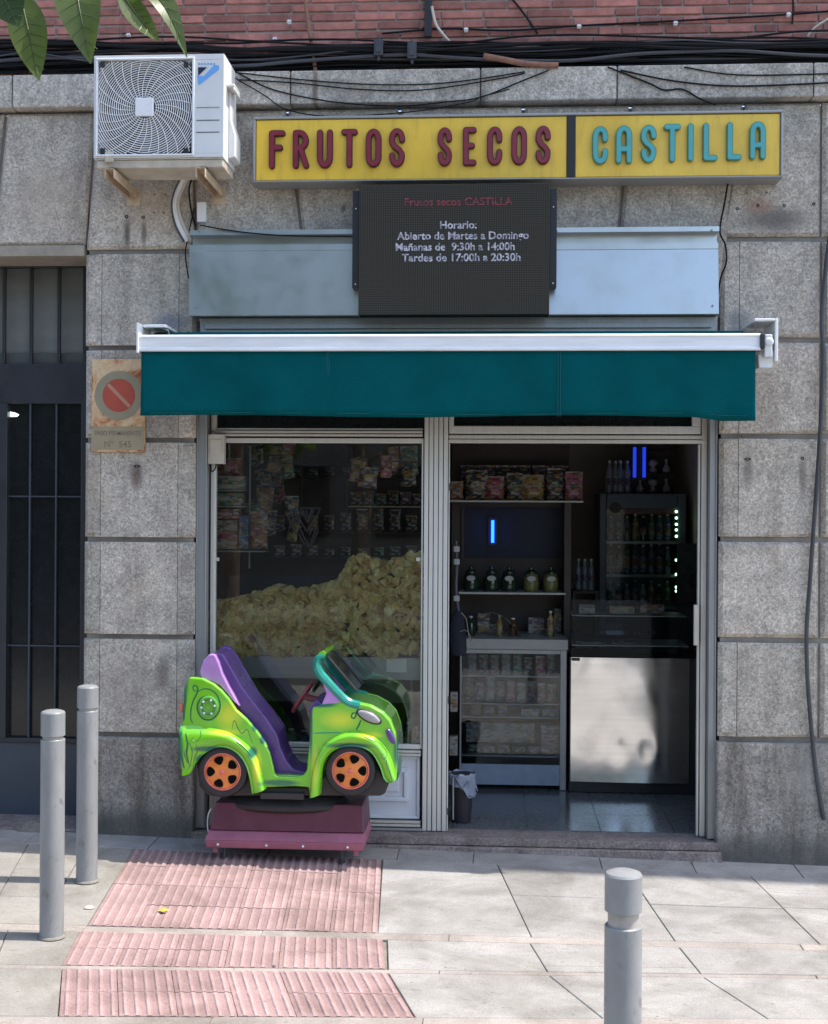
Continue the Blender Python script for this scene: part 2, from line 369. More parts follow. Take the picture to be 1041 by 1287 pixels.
def row(mb,top,bot,joints,splits=(),gap=0.003,m=None):   # joints: list of (xtop,xbot)
    for i in range(len(joints)-1):
        (a,b),(c,d)=joints[i],joints[i+1]
        ft=[0]+[s for j,s in splits if j==i]+[1]
        for k in range(len(ft)-1):
            f0,f1=ft[k],ft[k+1]
            def pt(xa,xb,f):
                x=xa+(xb-xa)*f; return (x,top(x)*(1-f)+bot(x)*f)
            slab(mb,[pt(a,b,f0),pt(c,d,f0),pt(c,d,f1),pt(a,b,f1)],gap,0.,0.03,m)
pv=MB()
# row next to the facade
row(pv,L0,L1,[(x+rnd.uniform(-.05,.05),)*2 for x in (-8,-7.2,-6.4,-5.6,-4.8,-4,-3.2,-2.75,-2.1,-1.45,-0.75,-0.05,0.33,0.98,1.55,2.1,2.8,3.4,4.1,4.8,5.5,6.2,7,8)])
# right of the ribbed paving
row(pv,L1,LA,[(-0.165,-0.085),(0.452,0.609),(1.14,1.255),(1.79,1.91),(2.42,2.56),(3.1,3.2),(3.8,3.9),(4.6,4.7),(5.6,5.7),(6.8,6.9),(8,8)],[(1,0.46),(2,0.52),(3,0.27),(3,0.5),(4,.5),(5,.4),(7,.5)],0.0035)
row(pv,LAb,LB,[(-0.035,0.0),(0.60,0.665),(1.262,1.31),(1.98,2.05),(2.7,2.8),(3.5,3.6),(4.4,4.4),(5.6,5.6),(6.8,6.8),(8,8)],[(1,0.8),(3,.5)],0.003)
row(pv,LBb,LC,[(0.005,0.145),(0.67,0.86),(1.315,1.50),(2.06,2.2),(2.8,2.9),(3.6,3.7),(4.6,4.6),(5.8,5.8),(7,7),(8,8)],(),0.003)
# left of it, smaller skewed slabs
row(pv,L1,LA,[(-8,-8),(-7.2,-7),(-6.4,-6.2),(-5.6,-5.3),(-4.8,-4.5),(-4,-3.7),(-3.45,-3.1),(-2.95,-2.62),(-2.50,-2.28),(-2.12,-1.86),(-1.80,-1.60),(-1.53,-1.395)],[(8,.55),(9,.35),(9,.7),(7,.45),(6,.6)],0.003,1)
row(pv,LAb,LB,[(-8,-8),(-7,-7),(-6,-6),(-5,-5),(-4.1,-4),(-3.3,-3.2),(-2.55,-2.4),(-2.1,-1.98),(-1.72,-1.62),(-1.40,-1.345)],[(7,.5)],0.003,1)
row(pv,LBb,LC,[(-8,-8),(-7,-7),(-6,-6),(-5,-5),(-4,-4),(-3.2,-3.1),(-2.4,-2.3),(-2.0,-1.85),(-1.62,-1.50),(-1.33,-1.19)],(),0.003,1)
for k,(a,b) in enumerate(((LCb,lambda x:-3.05+.12*x),(lambda x:-3.05+.12*x,lambda x:-3.7+.12*x),(lambda x:-3.7+.12*x,lambda x:-4.4+.12*x),(lambda x:-4.4+.12*x,lambda x:-5.2+.12*x),(lambda x:-5.2+.12*x,lambda x:-6.1+.12*x),(lambda x:-6.1+.12*x,lambda x:-7.0+.12*x))):
    xs=[-8+0.62*i+0.2*k for i in range(27)]; row(pv,a,b,[(x,x+0.05) for x in xs],(),0.0035,0 if k else 1)
for a,b in ((LA,LAb),(LB,LBb),(LC,LCb)):
    xs=[-8+0.82*i+rnd.uniform(-.05,.05) for i in range(20)]; row(pv,a,b,[(x,x) for x in xs],(),0.0015,2)
struct(pv.build('pavement',['slab','slab2','band']))
# ribbed paving
tp=MB()
def ribbed(TL,TR,BL,BR,nc,nr,ribs):
    def P(u,v):
        a=Vector(TL).lerp(Vector(TR),u); b=Vector(BL).lerp(Vector(BR),u); return a.lerp(b,v)
    for i in range(nc):
        for j in range(nr):
            u0,u1=i/nc+0.0009,(i+1)/nc-0.0009; v0,v1=j/nr+0.002,(j+1)/nr-0.002
            lift=rnd.uniform(-0.0015,0.0015); tl=rnd.uniform(-.002,.002)
            prof=[]
            for k in range(ribs):
                for q,h in ((0.0,0.),(0.30,0.),(0.45,1.),(0.70,1.),(0.9,0.)): prof.append(((k+q)/ribs,h))
            prof.append((1.,0.))
            vn=7; vs=[];fs=[]
            for b in range(vn+1):
                for (q,h) in prof:
                    p=P(u0+(u1-u0)*q,v0+(v1-v0)*b/vn)
                    hh=h*(0.0062+rnd.uniform(-.0013,.0008))*(.5 if b in(0,vn) else 1)
                    jx=rnd.uniform(-.0008,.0008)
                    vs.append((p.x+jx,p.y,gz(p.x,p.y)+0.001+lift+tl*(q-.5)+hh))
            n=len(prof)
            for b in range(vn):
                for k in range(n-1): fs.append((b*n+k,(b+1)*n+k,(b+1)*n+k+1,b*n+k+1))
            # skirt
            o=len(vs)
            ring=[k for k in range(n)]+[b*n+n-1 for b in range(1,vn+1)]+[vn*n+k for k in range(n-2,-1,-1)]+[b*n for b in range(vn-1,0,-1)]
            for r_ in ring: vs.append((vs[r_][0],vs[r_][1],vs[r_][2]-0.02))
            L=len(ring)
            for k in range(L): fs.append((ring[k],ring[(k+1)%L],o+(k+1)%L,o+k))
            nq=len(prof)-1; tp.add(vs[:0]+vs,fs); base_=len(tp.m)-len(fs)
            for b in range(vn):
                for k in range(nq):
                    if k%5 in (0,4,3): tp.m[base_+b*nq+k]=1  # grooves and one flank of each rib get the darker tone
ribbed((-1.53,-0.28),(-0.17,-0.28),(-1.388,LA(-1.388)),(-0.082,LA(-.08)),6,4,5)
ribbed((-1.40,LAb(-1.4)),(-0.055,LAb(-.05)),(-1.345,LB(-1.345)),(-0.01,LB(-.01)),6,2,5)
ribbed((-1.33,LBb(-1.33)),(0.0,LBb(0)),(-1.185,LC(-1.185)),(0.14,LC(.14)),6,2,5)
struct(tp.build('ribbed_paving',['tactile','tactile_groove']))
rd=MB(); rd.add([(-60,-60,gz(-60,-60)-0.006),(60,-60,gz(60,-60)-0.006),(60,-6.9,gz(60,-6.9)-0.006),(-60,-6.9,gz(-60,-6.9)-0.006)],[(0,1,2,3)])
struct(rd.build('road','asphalt'))

p=gr(205,1148); m=MB(); 
m.add([(p.x-.03,p.y,p.z+.012),(p.x,p.y+.02,p.z+.022),(p.x+.03,p.y+.004,p.z+.014),(p.x,p.y-.022,p.z+.016)],[(0,3,1),(1,3,2)]); tag(m.build('fallen_leaf',pbr('yellow_leaf',(.45,.38,.06),.6)),'small yellow fallen leaf on the ribbed paving','leaf')
p=gr(112,1142); tag(MB().lathe([(.018,0),(.02,.005),(.012,.012),(.001,.013)],(p.x,p.y,p.z),10,sx=1.3).build('pebble','cream',smooth=True),'small pale pebble on the slabs between the bollards and the ribbed paving','pebble')
p=gr(345,1216); tag(MB().lathe([(.006,0),(.008,.004),(.001,.007)],(p.x,p.y,p.z+.006),8).build('pebble','granite_base',smooth=True),'tiny dark pebble on the ribbed paving','pebble')
# ================================================================== THE BUILDING
B=thing('stone_building','granite and red brick building with rusticated piers round the shop front','building',(0,0,0))
OPL,OPR=-1.256,1.650          # shop opening
Zr=[xz(150,p)[1] for p in (316,437,553,678,800,923,1060)]
st=MB(); bs=MB()
def pier_row(mb,x0,x1,z0,z1,lines,c=0.022):
    xs=[x0]+list(lines)+[x1]
    zc=0.0015
    # outer chamfered block, split by thin incised lines
    for i in range(len(xs)-1):
        a,b=xs[i]+(0.0 if i==0 else zc),xs[i+1]-(0.0 if i==len(xs)-2 else zc)
        ca,cb=(c if i==0 else 0.0005),(c if i==len(xs)-2 else 0.0005)
        f=rnd.uniform(0,0.0008)
        mb.add([(a+ca,f,z0+c),(b-cb,f,z0+c),(b-cb,f,z1-c),(a+ca,f,z1-c),(a,ca+f,z0),(b,cb+f,z0),(b,cb+f,z1),(a,ca+f,z1),
                (a,.06,z0),(b,.06,z0),(b,.06,z1),(a,.06,z1)],
               [(0,1,2,3),(4,5,1,0),(5,6,2,1),(6,7,3,2),(7,4,0,3),(8,9,5,4),(9,10,6,5),(10,11,7,6),(11,8,4,7)])
J=0.0145
xl0,xl1=-1.905,OPL-0.012
for i in range(5):
    pier_row(st,xl0+rnd.uniform(-.004,.004),xl1,Zr[i+1]+J,Zr[i]-J,(-1.81,-1.365))
MB().stone([(xl0-.012,-0.12),(xl1+.008,-0.12),(xl1+.008,Zr[5]-J),(xl0-.012,Zr[5]-J)],-0.02,0.01,0.08).build('base_course','granite_base',B,bevel=0.004)
ZR=[xz(960,p)[1] for p in (300,427,548,678,805,930,1090)]
xr0,xr1=OPR+0.014,2.205
for i in range(5):
    pier_row(st,xr0,xr1,ZR[i+1]+J,ZR[i]-J,((1.765,) if i!=3 else ()))
    pier_row(st,xr1+.012,2.9,ZR[i+1]+J,ZR[i]-J,())
MB().stone([(xr0-.01,-0.2),(2.9,-0.2),(2.9,ZR[5]-J),(xr0-.01,ZR[5]-J)],-0.02,0.01,0.08).build('base_course','granite_base',B,bevel=0.004)
# long wall on to the right and left of the picture
for k in range(12):
    for i in range(5): pier_row(st,2.912+k*0.8,2.9+(k+1)*0.8,ZR[i+1]+J,ZR[i]-J,())
    MB().stone([(2.912+k*.8,-.45),(2.9+(k+1)*.8,-.45),(2.9+(k+1)*.8,ZR[5]-J),(2.912+k*.8,ZR[5]-J)],-0.02,0.01,0.08).build('base_course','granite_base',B,bevel=0.004)
for k in range(4):
    for i in range(5): pier_row(st,-4.2-(k+1)*.8,-4.212-k*.8,Zr[i+1]+J,Zr[i]-J,())
    MB().stone([(-4.2-(k+1)*.8,-.12),(-4.212-k*.8,-.12),(-4.212-k*.8,Zr[5]-J),(-4.2-(k+1)*.8,Zr[5]-J)],-0.02,0.01,0.08).build('base_course','granite_base',B,bevel=0.004)
# voussoirs over the openings
ztop=xz(400,137)[1]; zshop=xz(400,398)[1]-0.02
def vx(px,py): return xz(px,py)[0]
zb=Zr[0]
jo=[(vx(360,138),vx(392,330)),(vx(502,138),vx(515,330)),(vx(658,138),vx(648,330)),(vx(793,138),vx(768,330)),(vx(936,138),vx(903,300))]
def vst(a,b,z0,z1): st.stone([(a[1],z0),(b[1],z0),(b[0],z1),(a[0],z1)],0.0,0.018,0.06)
g_=0.009
vst((vx(241,138)+g_,vx(241,300)+g_+0.03),(jo[0][0]-g_,jo[0][1]-g_),zshop,ztop)
for i in range(3): vst((jo[i][0]+g_,jo[i][1]+g_),(jo[i+1][0]-g_,jo[i+1][1]-g_),zshop,ztop)
vst((jo[3][0]+g_,jo[3][1]+g_),(jo[4][0]-g_,OPR-.002),zshop,ztop)
vst((jo[4][0]+g_,OPR+.012),(2.20,2.20),ZR[0]+J,ztop)
vst((2.212,2.212),(2.9,2.9),ZR[0]+J,ztop)
vst((vx(121,138)+g_,-1.905),(vx(241,138)-g_,vx(241,300)-g_+0.02),zb+J,ztop)
zport=xz(50,308)[1]
vst((vx(6,138)+g_,vx(0,300)+g_-.05),(vx(121,138)-g_,-1.913),zport,ztop)
vst((-3.1,-3.15),(vx(6,138)-g_,vx(0,300)-g_-.05),zport,ztop); vst((-4.2,-4.2),(-3.108,-3.158),zport,ztop)
for k in range(12): vst((2.912+k*.8,)*2,(2.9+(k+1)*.8,)*2,ZR[0]+J,ztop)
for k in range(4): vst((-4.2-(k+1)*.8,)*2,(-4.212-k*.8,)*2,zb+J,ztop)
bm=MB()
bm.box(-7.4,-4.2,.03,.3,-.4,ztop+.02); bm.box(xl0+.012,xl1-.012,.03,.62,-.4,ztop-.01); bm.box(xr0+.012,12.5,.03,.62,-.4,ztop-.01)
bm.box(-4.2,xl0,.032,.3,zport+.012,ztop-.01); bm.box(xl1,xr0,.032,.3,zshop+.012,ztop-.01)
bm.build('joint_mortar','mortar',B)
st.build('granite_block','granite',B,bevel=0.0025,seg=1)

lt=MB(); zt=xz(50,322)[1]; lt.box(-4.2,-1.915,-0.005,.3,zt,zport-.002); lt.build('lintel','lintel',B,bevel=.003)
# cornice
co=MB(); zc0,zc1=xz(0,135,-.06)[1],xz(0,93,-.06)[1]
zc0=(zc0+xz(1041,121,-.06)[1])/2; zc1=(zc1+xz(1041,79,-.06)[1])/2
cj=[-7.4,-5.6,-4.3,-3.2]+[xz(p,110,-.06)[0] for p in (15,365,604,776,1023)]+[3.4,4.7,6,7.3,8.6,10,11.3,12.5]
for i in range(len(cj)-1):
    a,b=cj[i]+.003,cj[i+1]-.003
    co.box(a,b,-0.06+rnd.uniform(-.002,.002),.1,zc0,zc1)
co.box(-7.4,12.5,-.03,.1,zc0+.004,zc1-.004,1)
co.build('cornice',['cornice','mortar'],B,bevel=.008)
# brick wall: real bricks where the photo shows them
br=MB(); zb0=zc1+0.002; cz=0.052; L=0.245
nrow=14
for r_ in range(nrow):
    z0=zb0+r_*cz; off=(r_%2)*L/2+rnd.uniform(-.01,.01); x=-3.2+off
    while x<3.2:
        l=L if rnd.random()<.72 else L*.5
        l+=rnd.uniform(-.006,.006)
        dy=rnd.uniform(-.003,.003); e=rnd.uniform(0,.002)
        br.box(x,x+l-.010,0.045+dy,.14,z0+e,z0+cz-.010-e*.5); x+=l
br.build('brick_course','brick',B,bevel=.004)
bw=MB(); bw.box(-7.4,12.5,.056,.4,zc1,zb0+nrow*cz); bw.build('brick_bedding','bmortar',B)
def brick_far():
    m,nt,b=_new('brick_far'); v=coords(nt); mp=nt.nodes.new('ShaderNodeMapping'); mp.inputs['Rotation'].default_value=(R(90),0,0); nt.links.new(v,mp.inputs[0])
    t=nt.nodes.new('ShaderNodeTexBrick'); nt.links.new(mp.outputs[0],t.inputs[0]); t.inputs['Scale'].default_value=1
    t.inputs['Brick Width'].default_value=.245; t.inputs['Row Height'].default_value=.052; t.inputs['Mortar Size'].default_value=.006
    t.inputs[1].default_value=(.38,.13,.1,1); t.inputs[2].default_value=(.25,.09,.07,1); t.inputs[3].default_value=(.25,.2,.17,1)
    nt.links.new(t.outputs[0],b.inputs[0]); b.inputs['Roughness'].default_value=.9; return m
MT['brickfar']=brick_far()
bu=MB(); bu.box(-7.4,12.5,.05,.5,zb0+nrow*cz+.001,10.0); bu.box(-7.4,12.5,-.02,.6,10.001,10.06,1); bu.build('upper_wall',['brickfar','cornice'],B)
# portal stones and step
pt=MB(); pt.box(-4.2,-1.93,.03,.6,-.30,-0.015); pt.build('portal_step','step',B,bevel=.01)
pt=MB(); pt.box(-4.2,-1.93,.65,.7,-.2,3.3); pt.box(-4.22,-4.2,.03,.7,-.2,3.3); pt.build('portal_back','wall_dk',B)
# threshold
th=MB(); xm=0.93
th.box(OPL-.02,OPR+.02,-0.02,.19,-.045,-.002); th.box(OPL-.012,OPR+.03,-0.045,.3,-.30,-.049); th.box(OPL-.02,OPR+.02,.1905,.62,-.2,-.062)
th.build('threshold','step',B,bevel=.004)

# shop room
fl=MB()
for i in range(9):
    for j in range(11):
        x=-1.9+i*.42; y=.193+j*.42; fl.box(x+.0022,x+.4178,y+.0022,y+.4178,-.03,-.001+rnd.uniform(-.0004,.0004))
fl.box(-1.9,1.9,.193,4.7,-.06,-.012)
struct(fl.build('shop_floor','floor'))
rm=MB(); rm.box(-1.95,-1.9,.3,4.4,-.02,3.0); rm.box(1.86,1.92,.3,4.4,-.02,3.0); rm.box(-1.95,1.9,3.6,3.7,-.02,3.0); rm.box(-1.95,1.92,.3,4.4,3.0,3.05)
rm.box(-1.95,xl1-.01,.62,.63,-.02,3.0); rm.box(xr0+.01,1.9,.62,.63,-.02,3.0)
rm.build('shop_room_wall','wall_in',B)

# ================================================================== BRICK LEVEL DETAILS AND CABLES
def path(pxs,Y,jit=0.,n=5):
    return smoothpath([at(p[0],p[1],(p[2] if len(p)>2 else Y))+Vector((0,rnd.uniform(-jit,jit),0)) for p in pxs],n)
nb=34
for i in range(nb):
    Y=rnd.uniform(-.05,.025); base=rnd.choice([50,54,57,60,64,68,72,76,79,82,84,74,80,70,86,87,66]); amp=rnd.uniform(1,7); ph=rnd.uniform(0,6); fq=rnd.uniform(.004,.02); sl_=rnd.choice([0,0,.012,-.012,.02,-.018])
    pts=[]
    for x in range(-260,1400,70):
        yy=base-(x-300)*.0165+sl_*(x-500)+amp*math.sin(x*fq+ph)+rnd.uniform(-1.2,1.2)+(4 if x>250 else 0)
        pts.append((x,yy))
    m=MB().tube(path(pts,Y,.004,3),rnd.choice([.0045,.006,.008,.010]),6)
    tag(m.build('cable','cablegrey' if i%9==5 else 'cable',smooth=True),'black cable running along the ledge below the bricks, one of a tangled bundle','cable','bundled cables on the stone ledge')
def one(name,pts,Y,r,mat,label,cat,seg=8,n=6,group=None):
    return tag(MB().tube(path(pts,Y,0,n),r,seg).build(name,mat,smooth=True),label,cat,group)
one('cable',[(300,92),(345,113),(420,128),(500,133),(560,128),(604,122),(660,100),(690,88)],-.068,.004,'cable','thin black cable sagging across the cornice left of its middle joint, the lowest sag','cable')
one('cable',[(300,100),(370,104),(450,112),(530,113),(620,100),(660,92)],-.072,.004,'cable','thin black cable sagging shallowly across the cornice above the word FRUTOS','cable')
one('cable',[(290,90),(380,100),(470,106),(560,104),(660,90)],-.066,.0035,'cable','thin black cable, the upper shallow sag over the left half of the cornice','cable')
one('cable',[(764,84),(815,104),(835,113),(858,112),(880,124),(900,132)],-.068,.005,'cable','black cable dropping in steps over the cornice above the letters CASTI','cable')
one('cable',[(780,88),(850,102),(930,108),(1060,103)],-.070,.005,'cable','thick black cable sagging across the right part of the cornice','cable')
one('cable',[(860,84),(930,94),(1060,92)],-.066,.004,'cable','thin black cable high on the right end of the cornice','cable')
one('cable',[(285,92),(330,118),(362,138),(420,146),(520,140),(590,128),(604,122),(640,112)],-.075,.0035,'cable','thin black cable passing low behind the top of the yellow sign','cable')
one('cable',[(480,42),(560,36),(640,38),(730,32),(850,26),(990,18),(1060,12)],.028,.006,'cable','black cable clipped to the bricks above the cable bundle','cable')
one('cable',[(636,-10),(655,12),(676,42)],.03,.006,'cable','short black cable running slantwise down the bricks right of the black post','cable')
one('cable',[(997,-6),(997,16),(996,30)],.028,.005,'cable','short vertical black cable at the top right of the brick wall','cable')
one('cable',[(543,8),(548,30),(558,44),(565,52)],.0,.008,'cream','pale loose cable end hanging beside the black post','cable')
one('cable',[(1015,46),(1025,34),(1050,18)],.0,.006,'cream','pale cable curving up at the right end of the bundle','cable')
one('cable_clip_wire',[(0,70),(40,66),(90,74),(125,78)],-.05,.005,'cablegrey','grey shiny cable bowing left of the air conditioner','cable')
# black post, rusty pipe, fallen clay pipe, vent grille
tag(MB().box(xz(534,0,.02)[0],xz(543,0,.02)[0],.0,.035,xz(540,47,.02)[1],5.6).build('drain_post','black',bevel=.003),'flat black vertical post fixed to the bricks in the middle','post')
one('rusty_pipe',[(380,-60),(386,20),(391,50),(397,92)],-.01,.011,'rust','thin rusty vertical pipe crossing the cable bundle','pipe')
one('clay_rod',[(608,70),(640,76),(662,80),(702,82)],-.07,.016,'rust','broken rusty rod lying across the cables on the ledge','rod',10)
vg=thing('vent_grille','dark slotted vent grille half hidden behind the cables','vent',at(800,84,.03))
m=MB(); a=at(722,56,.04); b=at(922,76,.04)
x0,x1,z1,z0=a.x,b.x,a.z,b.z-.02
m.box(x0,x1,.036,.042,z0,z1); m.build('back_plate','black',vg)
m=MB()
k=x0
while k<x1: m.box(k,k+.008,.022,.036,z0,z1); k+=.022
m.build('slat','cablegrey',vg)
for i,(px,py,lab) in enumerate([(586,38,'in the middle of the brick wall'),(728,34,'above the left end of the vent grille'),(849,30,'above the right part of the vent grille'),(991,19,'at the right end of the brick wall'),(346,50,'left of the rusty pipe'),(364,28,'beside the top of the rusty pipe'),(162,45,'above the air conditioner')]):
    p=at(px,py,.02); m=MB(); m.box(p.x-.010,p.x+.010,.005,.03,p.z-.012,p.z+.012); m.tube([(p.x-.013,.004,p.z),(p.x+.013,.004,p.z)],.005,8)
    tag(m.build('cable_clip','white',bevel=.002),'small white cable clip '+lab,'clip','white cable clips')
for i,(px,py,lab) in enumerate([(518,64,'right of the fallen rod'),(476,60,'left of the black post')]):
    p=at(px,py,-.06); m=MB(); m.box(p.x-.025,p.x+.025,-.075,-.03,p.z-.045,p.z+.045); m.box(p.x-.015,p.x+.015,-.08,-.075,p.z-.03,p.z+.03); m.lathe([(.008,-.07),(.008,.07)],(p.x,-.055,p.z),8)
    tag(m.build('splice_box','cablegrey',bevel=.005),('grey splice box on the cables just left of the black post' if i==0 else 'dark splice box on the cables, second left of the black post'),'box')
# black hose on the right
one('drop_cable',[(1058,150),(1050,250),(1040,320),(1033,400),(1035,450),(1030,560),(1019,720),(1014,800),(1017,880),(1026,970),(1036,1030)],-.03,.0115,'cablegrey','thick dark cable hanging loose down the right pier','cable')
one('cable',[(916,225),(911,255),(905,290),(912,308),(913,330),(906,350),(901,385)],-.03,.005,'cable','short black cable looping at the right end of the metal box','cable')
one('cable',[(244,262),(236,300),(233,320),(237,350)],-.02,.0035,'cable','short black cable looping at the left end of the metal box','cable')
one('cable',[(252,283),(300,291),(360,296),(450,297)],-.135,.004,'cable','thin black cable lying along the top of the metal box','cable')
# holes and stains on the stone
for px,py,r in ((159,272,.011),(180,273,.010),(194,244,.005),(208,244,.005),(194,267,.005),(206,267,.005),(172,586,.02),(940,577,.019),(1009,576,.01),(927,262,.009),(953,258,.009),(986,258,.009),(1023,256,.009),(932,548,.004),(951,563,.004),(964,242,.005),(939,243,.005)):
    p=at(px,py,-.001); m=MB(); s=r/.02
    m.lathe([(r,0),(r*.9,-.004),(r*.5,-.003),(r*.3,.002)],(p.x,0.001,p.z),12,'y',sy=.45 if r>.015 else 1)
    o=m.build('anchor_hole','black',B)
# ================================================================== SHOP FRONT
S=thing('glazed_shopfront','beige aluminium shop front with a fixed window on the left and an open doorway','shop front',(0.2,.1,0))
def X(px,py=760,Y=0.1): return xz(px,py,Y)[0]
def Z(py,px=560,Y=0.1): return xz(px,py,Y)[1]
YF=0.10
zt0=2.62      # frame continues up behind the awning
m=MB()
# shutter guide channels
gl0,gl1=OPL-.010,X(262); gr0,gr1=X(889),OPR+.006
for a,b in ((gl0,gl1),(gr0,gr1)):
    m=MB()
    m.box(a,b,.045,.052+.06,0.004,3.0); m.box(a,a+.007,.032,.0445,.006,3.0); m.box(b-.007,b,.032,.0445,.006,3.0)
    m.build('shutter_guide','alu_grey',S,bevel=.003)
post0,post1=X(532),X(562.5)
m=MB(); g2=MB()
g2.box(post0+.001,post1-.001,.118,.155,.002,2.55)
nr=5; wd=(post1-post0)/nr
for i in range(nr):
    a=post0+i*wd; m.box(a+.0022,a+wd-.0022,.10 if i%2 else .096,.12,.003,2.55)
m.build('post','alu_pale',S,bevel=.0025,seg=2); g2.build('post_core','groove',S)
# left window: rails and stiles
def rail(mb,x0,x1,z0,z1,y0=.10,y1=.16,n=1):
    h=(z1-z0)/n
    for i in range(n): mb.box(x0,x1,y0+(.004 if i%2 else 0),y1,z0+i*h+.0015,z0+(i+1)*h-.0015)
m=MB(); wl0,wl1=X(264),X(530)
rail(m,wl0,wl1,Z(549),Z(541),.096,.15,2); 
rail(m,wl0,wl1,Z(952),Z(944),.098,.15,2); rail(m,wl0,wl1,Z(1041),Z(1033),.098,.15,2)
m.box(wl0,wl0+.024,.10,.16,.003,2.5)
m.build('window_rail','alu',S,bevel=.004,seg=2)
m=MB(); gx0,gx1,gz0,gz1=X(270),X(529),Z(937),Z(557)
m.box(gx0-.022,gx0,.110,.15,gz0-.025,gz1+.028); m.box(gx1,gx1+.010,.110,.15,gz0-.025,gz1+.028)
m.box(gx0,gx1,.110,.15,gz0-.027,gz0); m.box(gx0,gx1,.110,.15,gz1,gz1+.028)
wf=m.build('window_frame','alu_pale',S,bevel=.004)
m=MB(); m.box(gx0-.003,gx1+.003,.134,.140,gz0-.003,gz1+.003); m.build('window_pane','glass',wf)
# sticker mark on the window : chevrons of a double W
m=MB()
def strip(p,q,wd=.004):
    a=xz(*p,.132);b=xz(*q,.132); d=Vector((b[0]-a[0],b[1]-a[1])).normalized(); nn=Vector((-d.y,d.x))*wd
    m.add([(a[0]-nn.x,.1325,a[1]-nn.y),(b[0]-nn.x,.1325,b[1]-nn.y),(b[0]+nn.x,.1325,b[1]+nn.y),(a[0]+nn.x,.1325,a[1]+nn.y)],[(0,1,2,3)])
def zpt(x,y): return (340+x/11.567,620+y/11.567)
for poly in ([(270,230),(350,230),(535,570),(735,215)],[(270,235),(375,450),(430,440)],[(262,345),(375,600),(440,470)],[(420,215),(475,330)],[(420,215),(735,215)],[(330,235),(400,400)],[(470,240),(535,440),(640,215)],[(520,250),(540,380),(600,230)],[(415,590),(495,750),(535,700)],[(440,530),(500,660),(580,770),(700,540)],[(560,600),(610,520),(650,510)],[(590,700),(660,520)]):
    for i in range(len(poly)-1): strip(zpt(*poly[i]),zpt(*poly[i+1]))
m.build('window_emblem',pbr('faint_grey_vinyl',(0.012,0.012,0.013),.9),wf)
for px in (273,526):
    p=at(px,703,.13); MB().box(p.x-.012,p.x+.012,.126,.133,p.z-.010,p.z+.010).build('glass_clip','cream',wf)
# transoms
m=MB(); rail(m,wl0,wl1,Z(541)+.001,Z(541)+.014,.112,.15,1); m.box(wl0,wl0+.03,.105,.15,Z(541)+.016,2.5); m.build('transom_frame','alu_pale',S,bevel=.003)
m=MB(); m.box(wl0+.03,post0,.13,.136,Z(541)+.016,2.5); m.build('transom_pane','darkglass',S)
dl,dr=X(566),X(880)
m=MB(); rail(m,post1,X(888),Z(557),Z(546),.098,.15,2); m.box(X(881),X(888),.10,.16,.003,2.5)
m.build('door_frame','alu',S,bevel=.004)
m=MB(); m.box(post1+.003,X(880),.104,.15,Z(545)+.001,Z(535)); m.box(post1+.003,post1+.03,.104,.15,Z(535),2.5); m.box(X(869),X(880),.104,.15,Z(535),2.5)
m.build('transom_frame','alu_pale',S,bevel=.004)
m=MB(); m.box(post1+.03,X(869),.13,.136,Z(535),2.5); m.build('transom_pane','darkglass',S)
MB().box(post1+.002,post1+.008,.104,.15,.003,Z(557)).build('door_jamb','alu_pale',S,bevel=.002); MB().box(X(877.5),X(880),.115,.15,.003,Z(557)-.002).build('door_jamb','alu_pale',S,bevel=.002)
m=MB(); a=xz(875,790,.09); m.box(X(872,790,.09),X(878.5,790,.09),.075,.10,Z(811,875,.09),Z(760,875,.09)); m.build('door_handle','cream',S,bevel=.004)
m=MB(); 
for pz in (612,880,1020): m.box(post1+.006,post1+.014,.10,.13,Z(pz)-.02,Z(pz)+.02)
m.build('door_hinge','black',S,bevel=.002)
# bottom panel with raised moulding
m=MB(); p0,p1,pz0,pz1=X(268),X(529),Z(1032),Z(952)
m.box(p0,p1,.135,.15,pz0,pz1)
def ringbox(mb,x0,x1,z0,z1,w,y0,y1):
    mb.prism([(x0,z0),(x1,z0),(x1-w,z0+w),(x0+w,z0+w)],y0,y1); mb.prism([(x0+w,z1-w),(x1-w,z1-w),(x1,z1),(x0,z1)],y0,y1)
    mb.prism([(x0,z0),(x0+w,z0+w),(x0+w,z1-w),(x0,z1)],y0,y1); mb.prism([(x1-w,z0+w),(x1,z0),(x1,z1),(x1-w,z1-w)],y0,y1)
ringbox(m,p0+.055,p1-.066,pz0+.10,pz1-.07,.026,.120,.1345); m.box(p0+.11,p1-.121,.126,.1345,pz0+.155,pz1-.125)
ringbox(m,p0+.002,p1-.002,pz0+.002,pz1-.002,.016,.122,.1345)
m.build('bottom_panel','panelwhite',S,bevel=.004)
m=MB(); m.box(OPL,post0,.09,.17,.0015,Z(1042)); m.build('bottom_sill','alu_grey',S,bevel=.003)
m=MB(); a=at(262,546,.06); b=at(282,583,.06); m.box(a.x,b.x,.05,.10,b.z,a.z); m.box(a.x+.012,b.x-.012,.046,.0495,b.z+.06,a.z-.03,0); 
o=m.build('lock_box','cream',bevel=.004); tag(o,'beige metal box at the top left corner of the shop window','box')
one('cable',[(272,583),(270,590),(266,592),(265,584)],.06,.004,'cable','tiny black cable loop under the beige box by the window','cable')

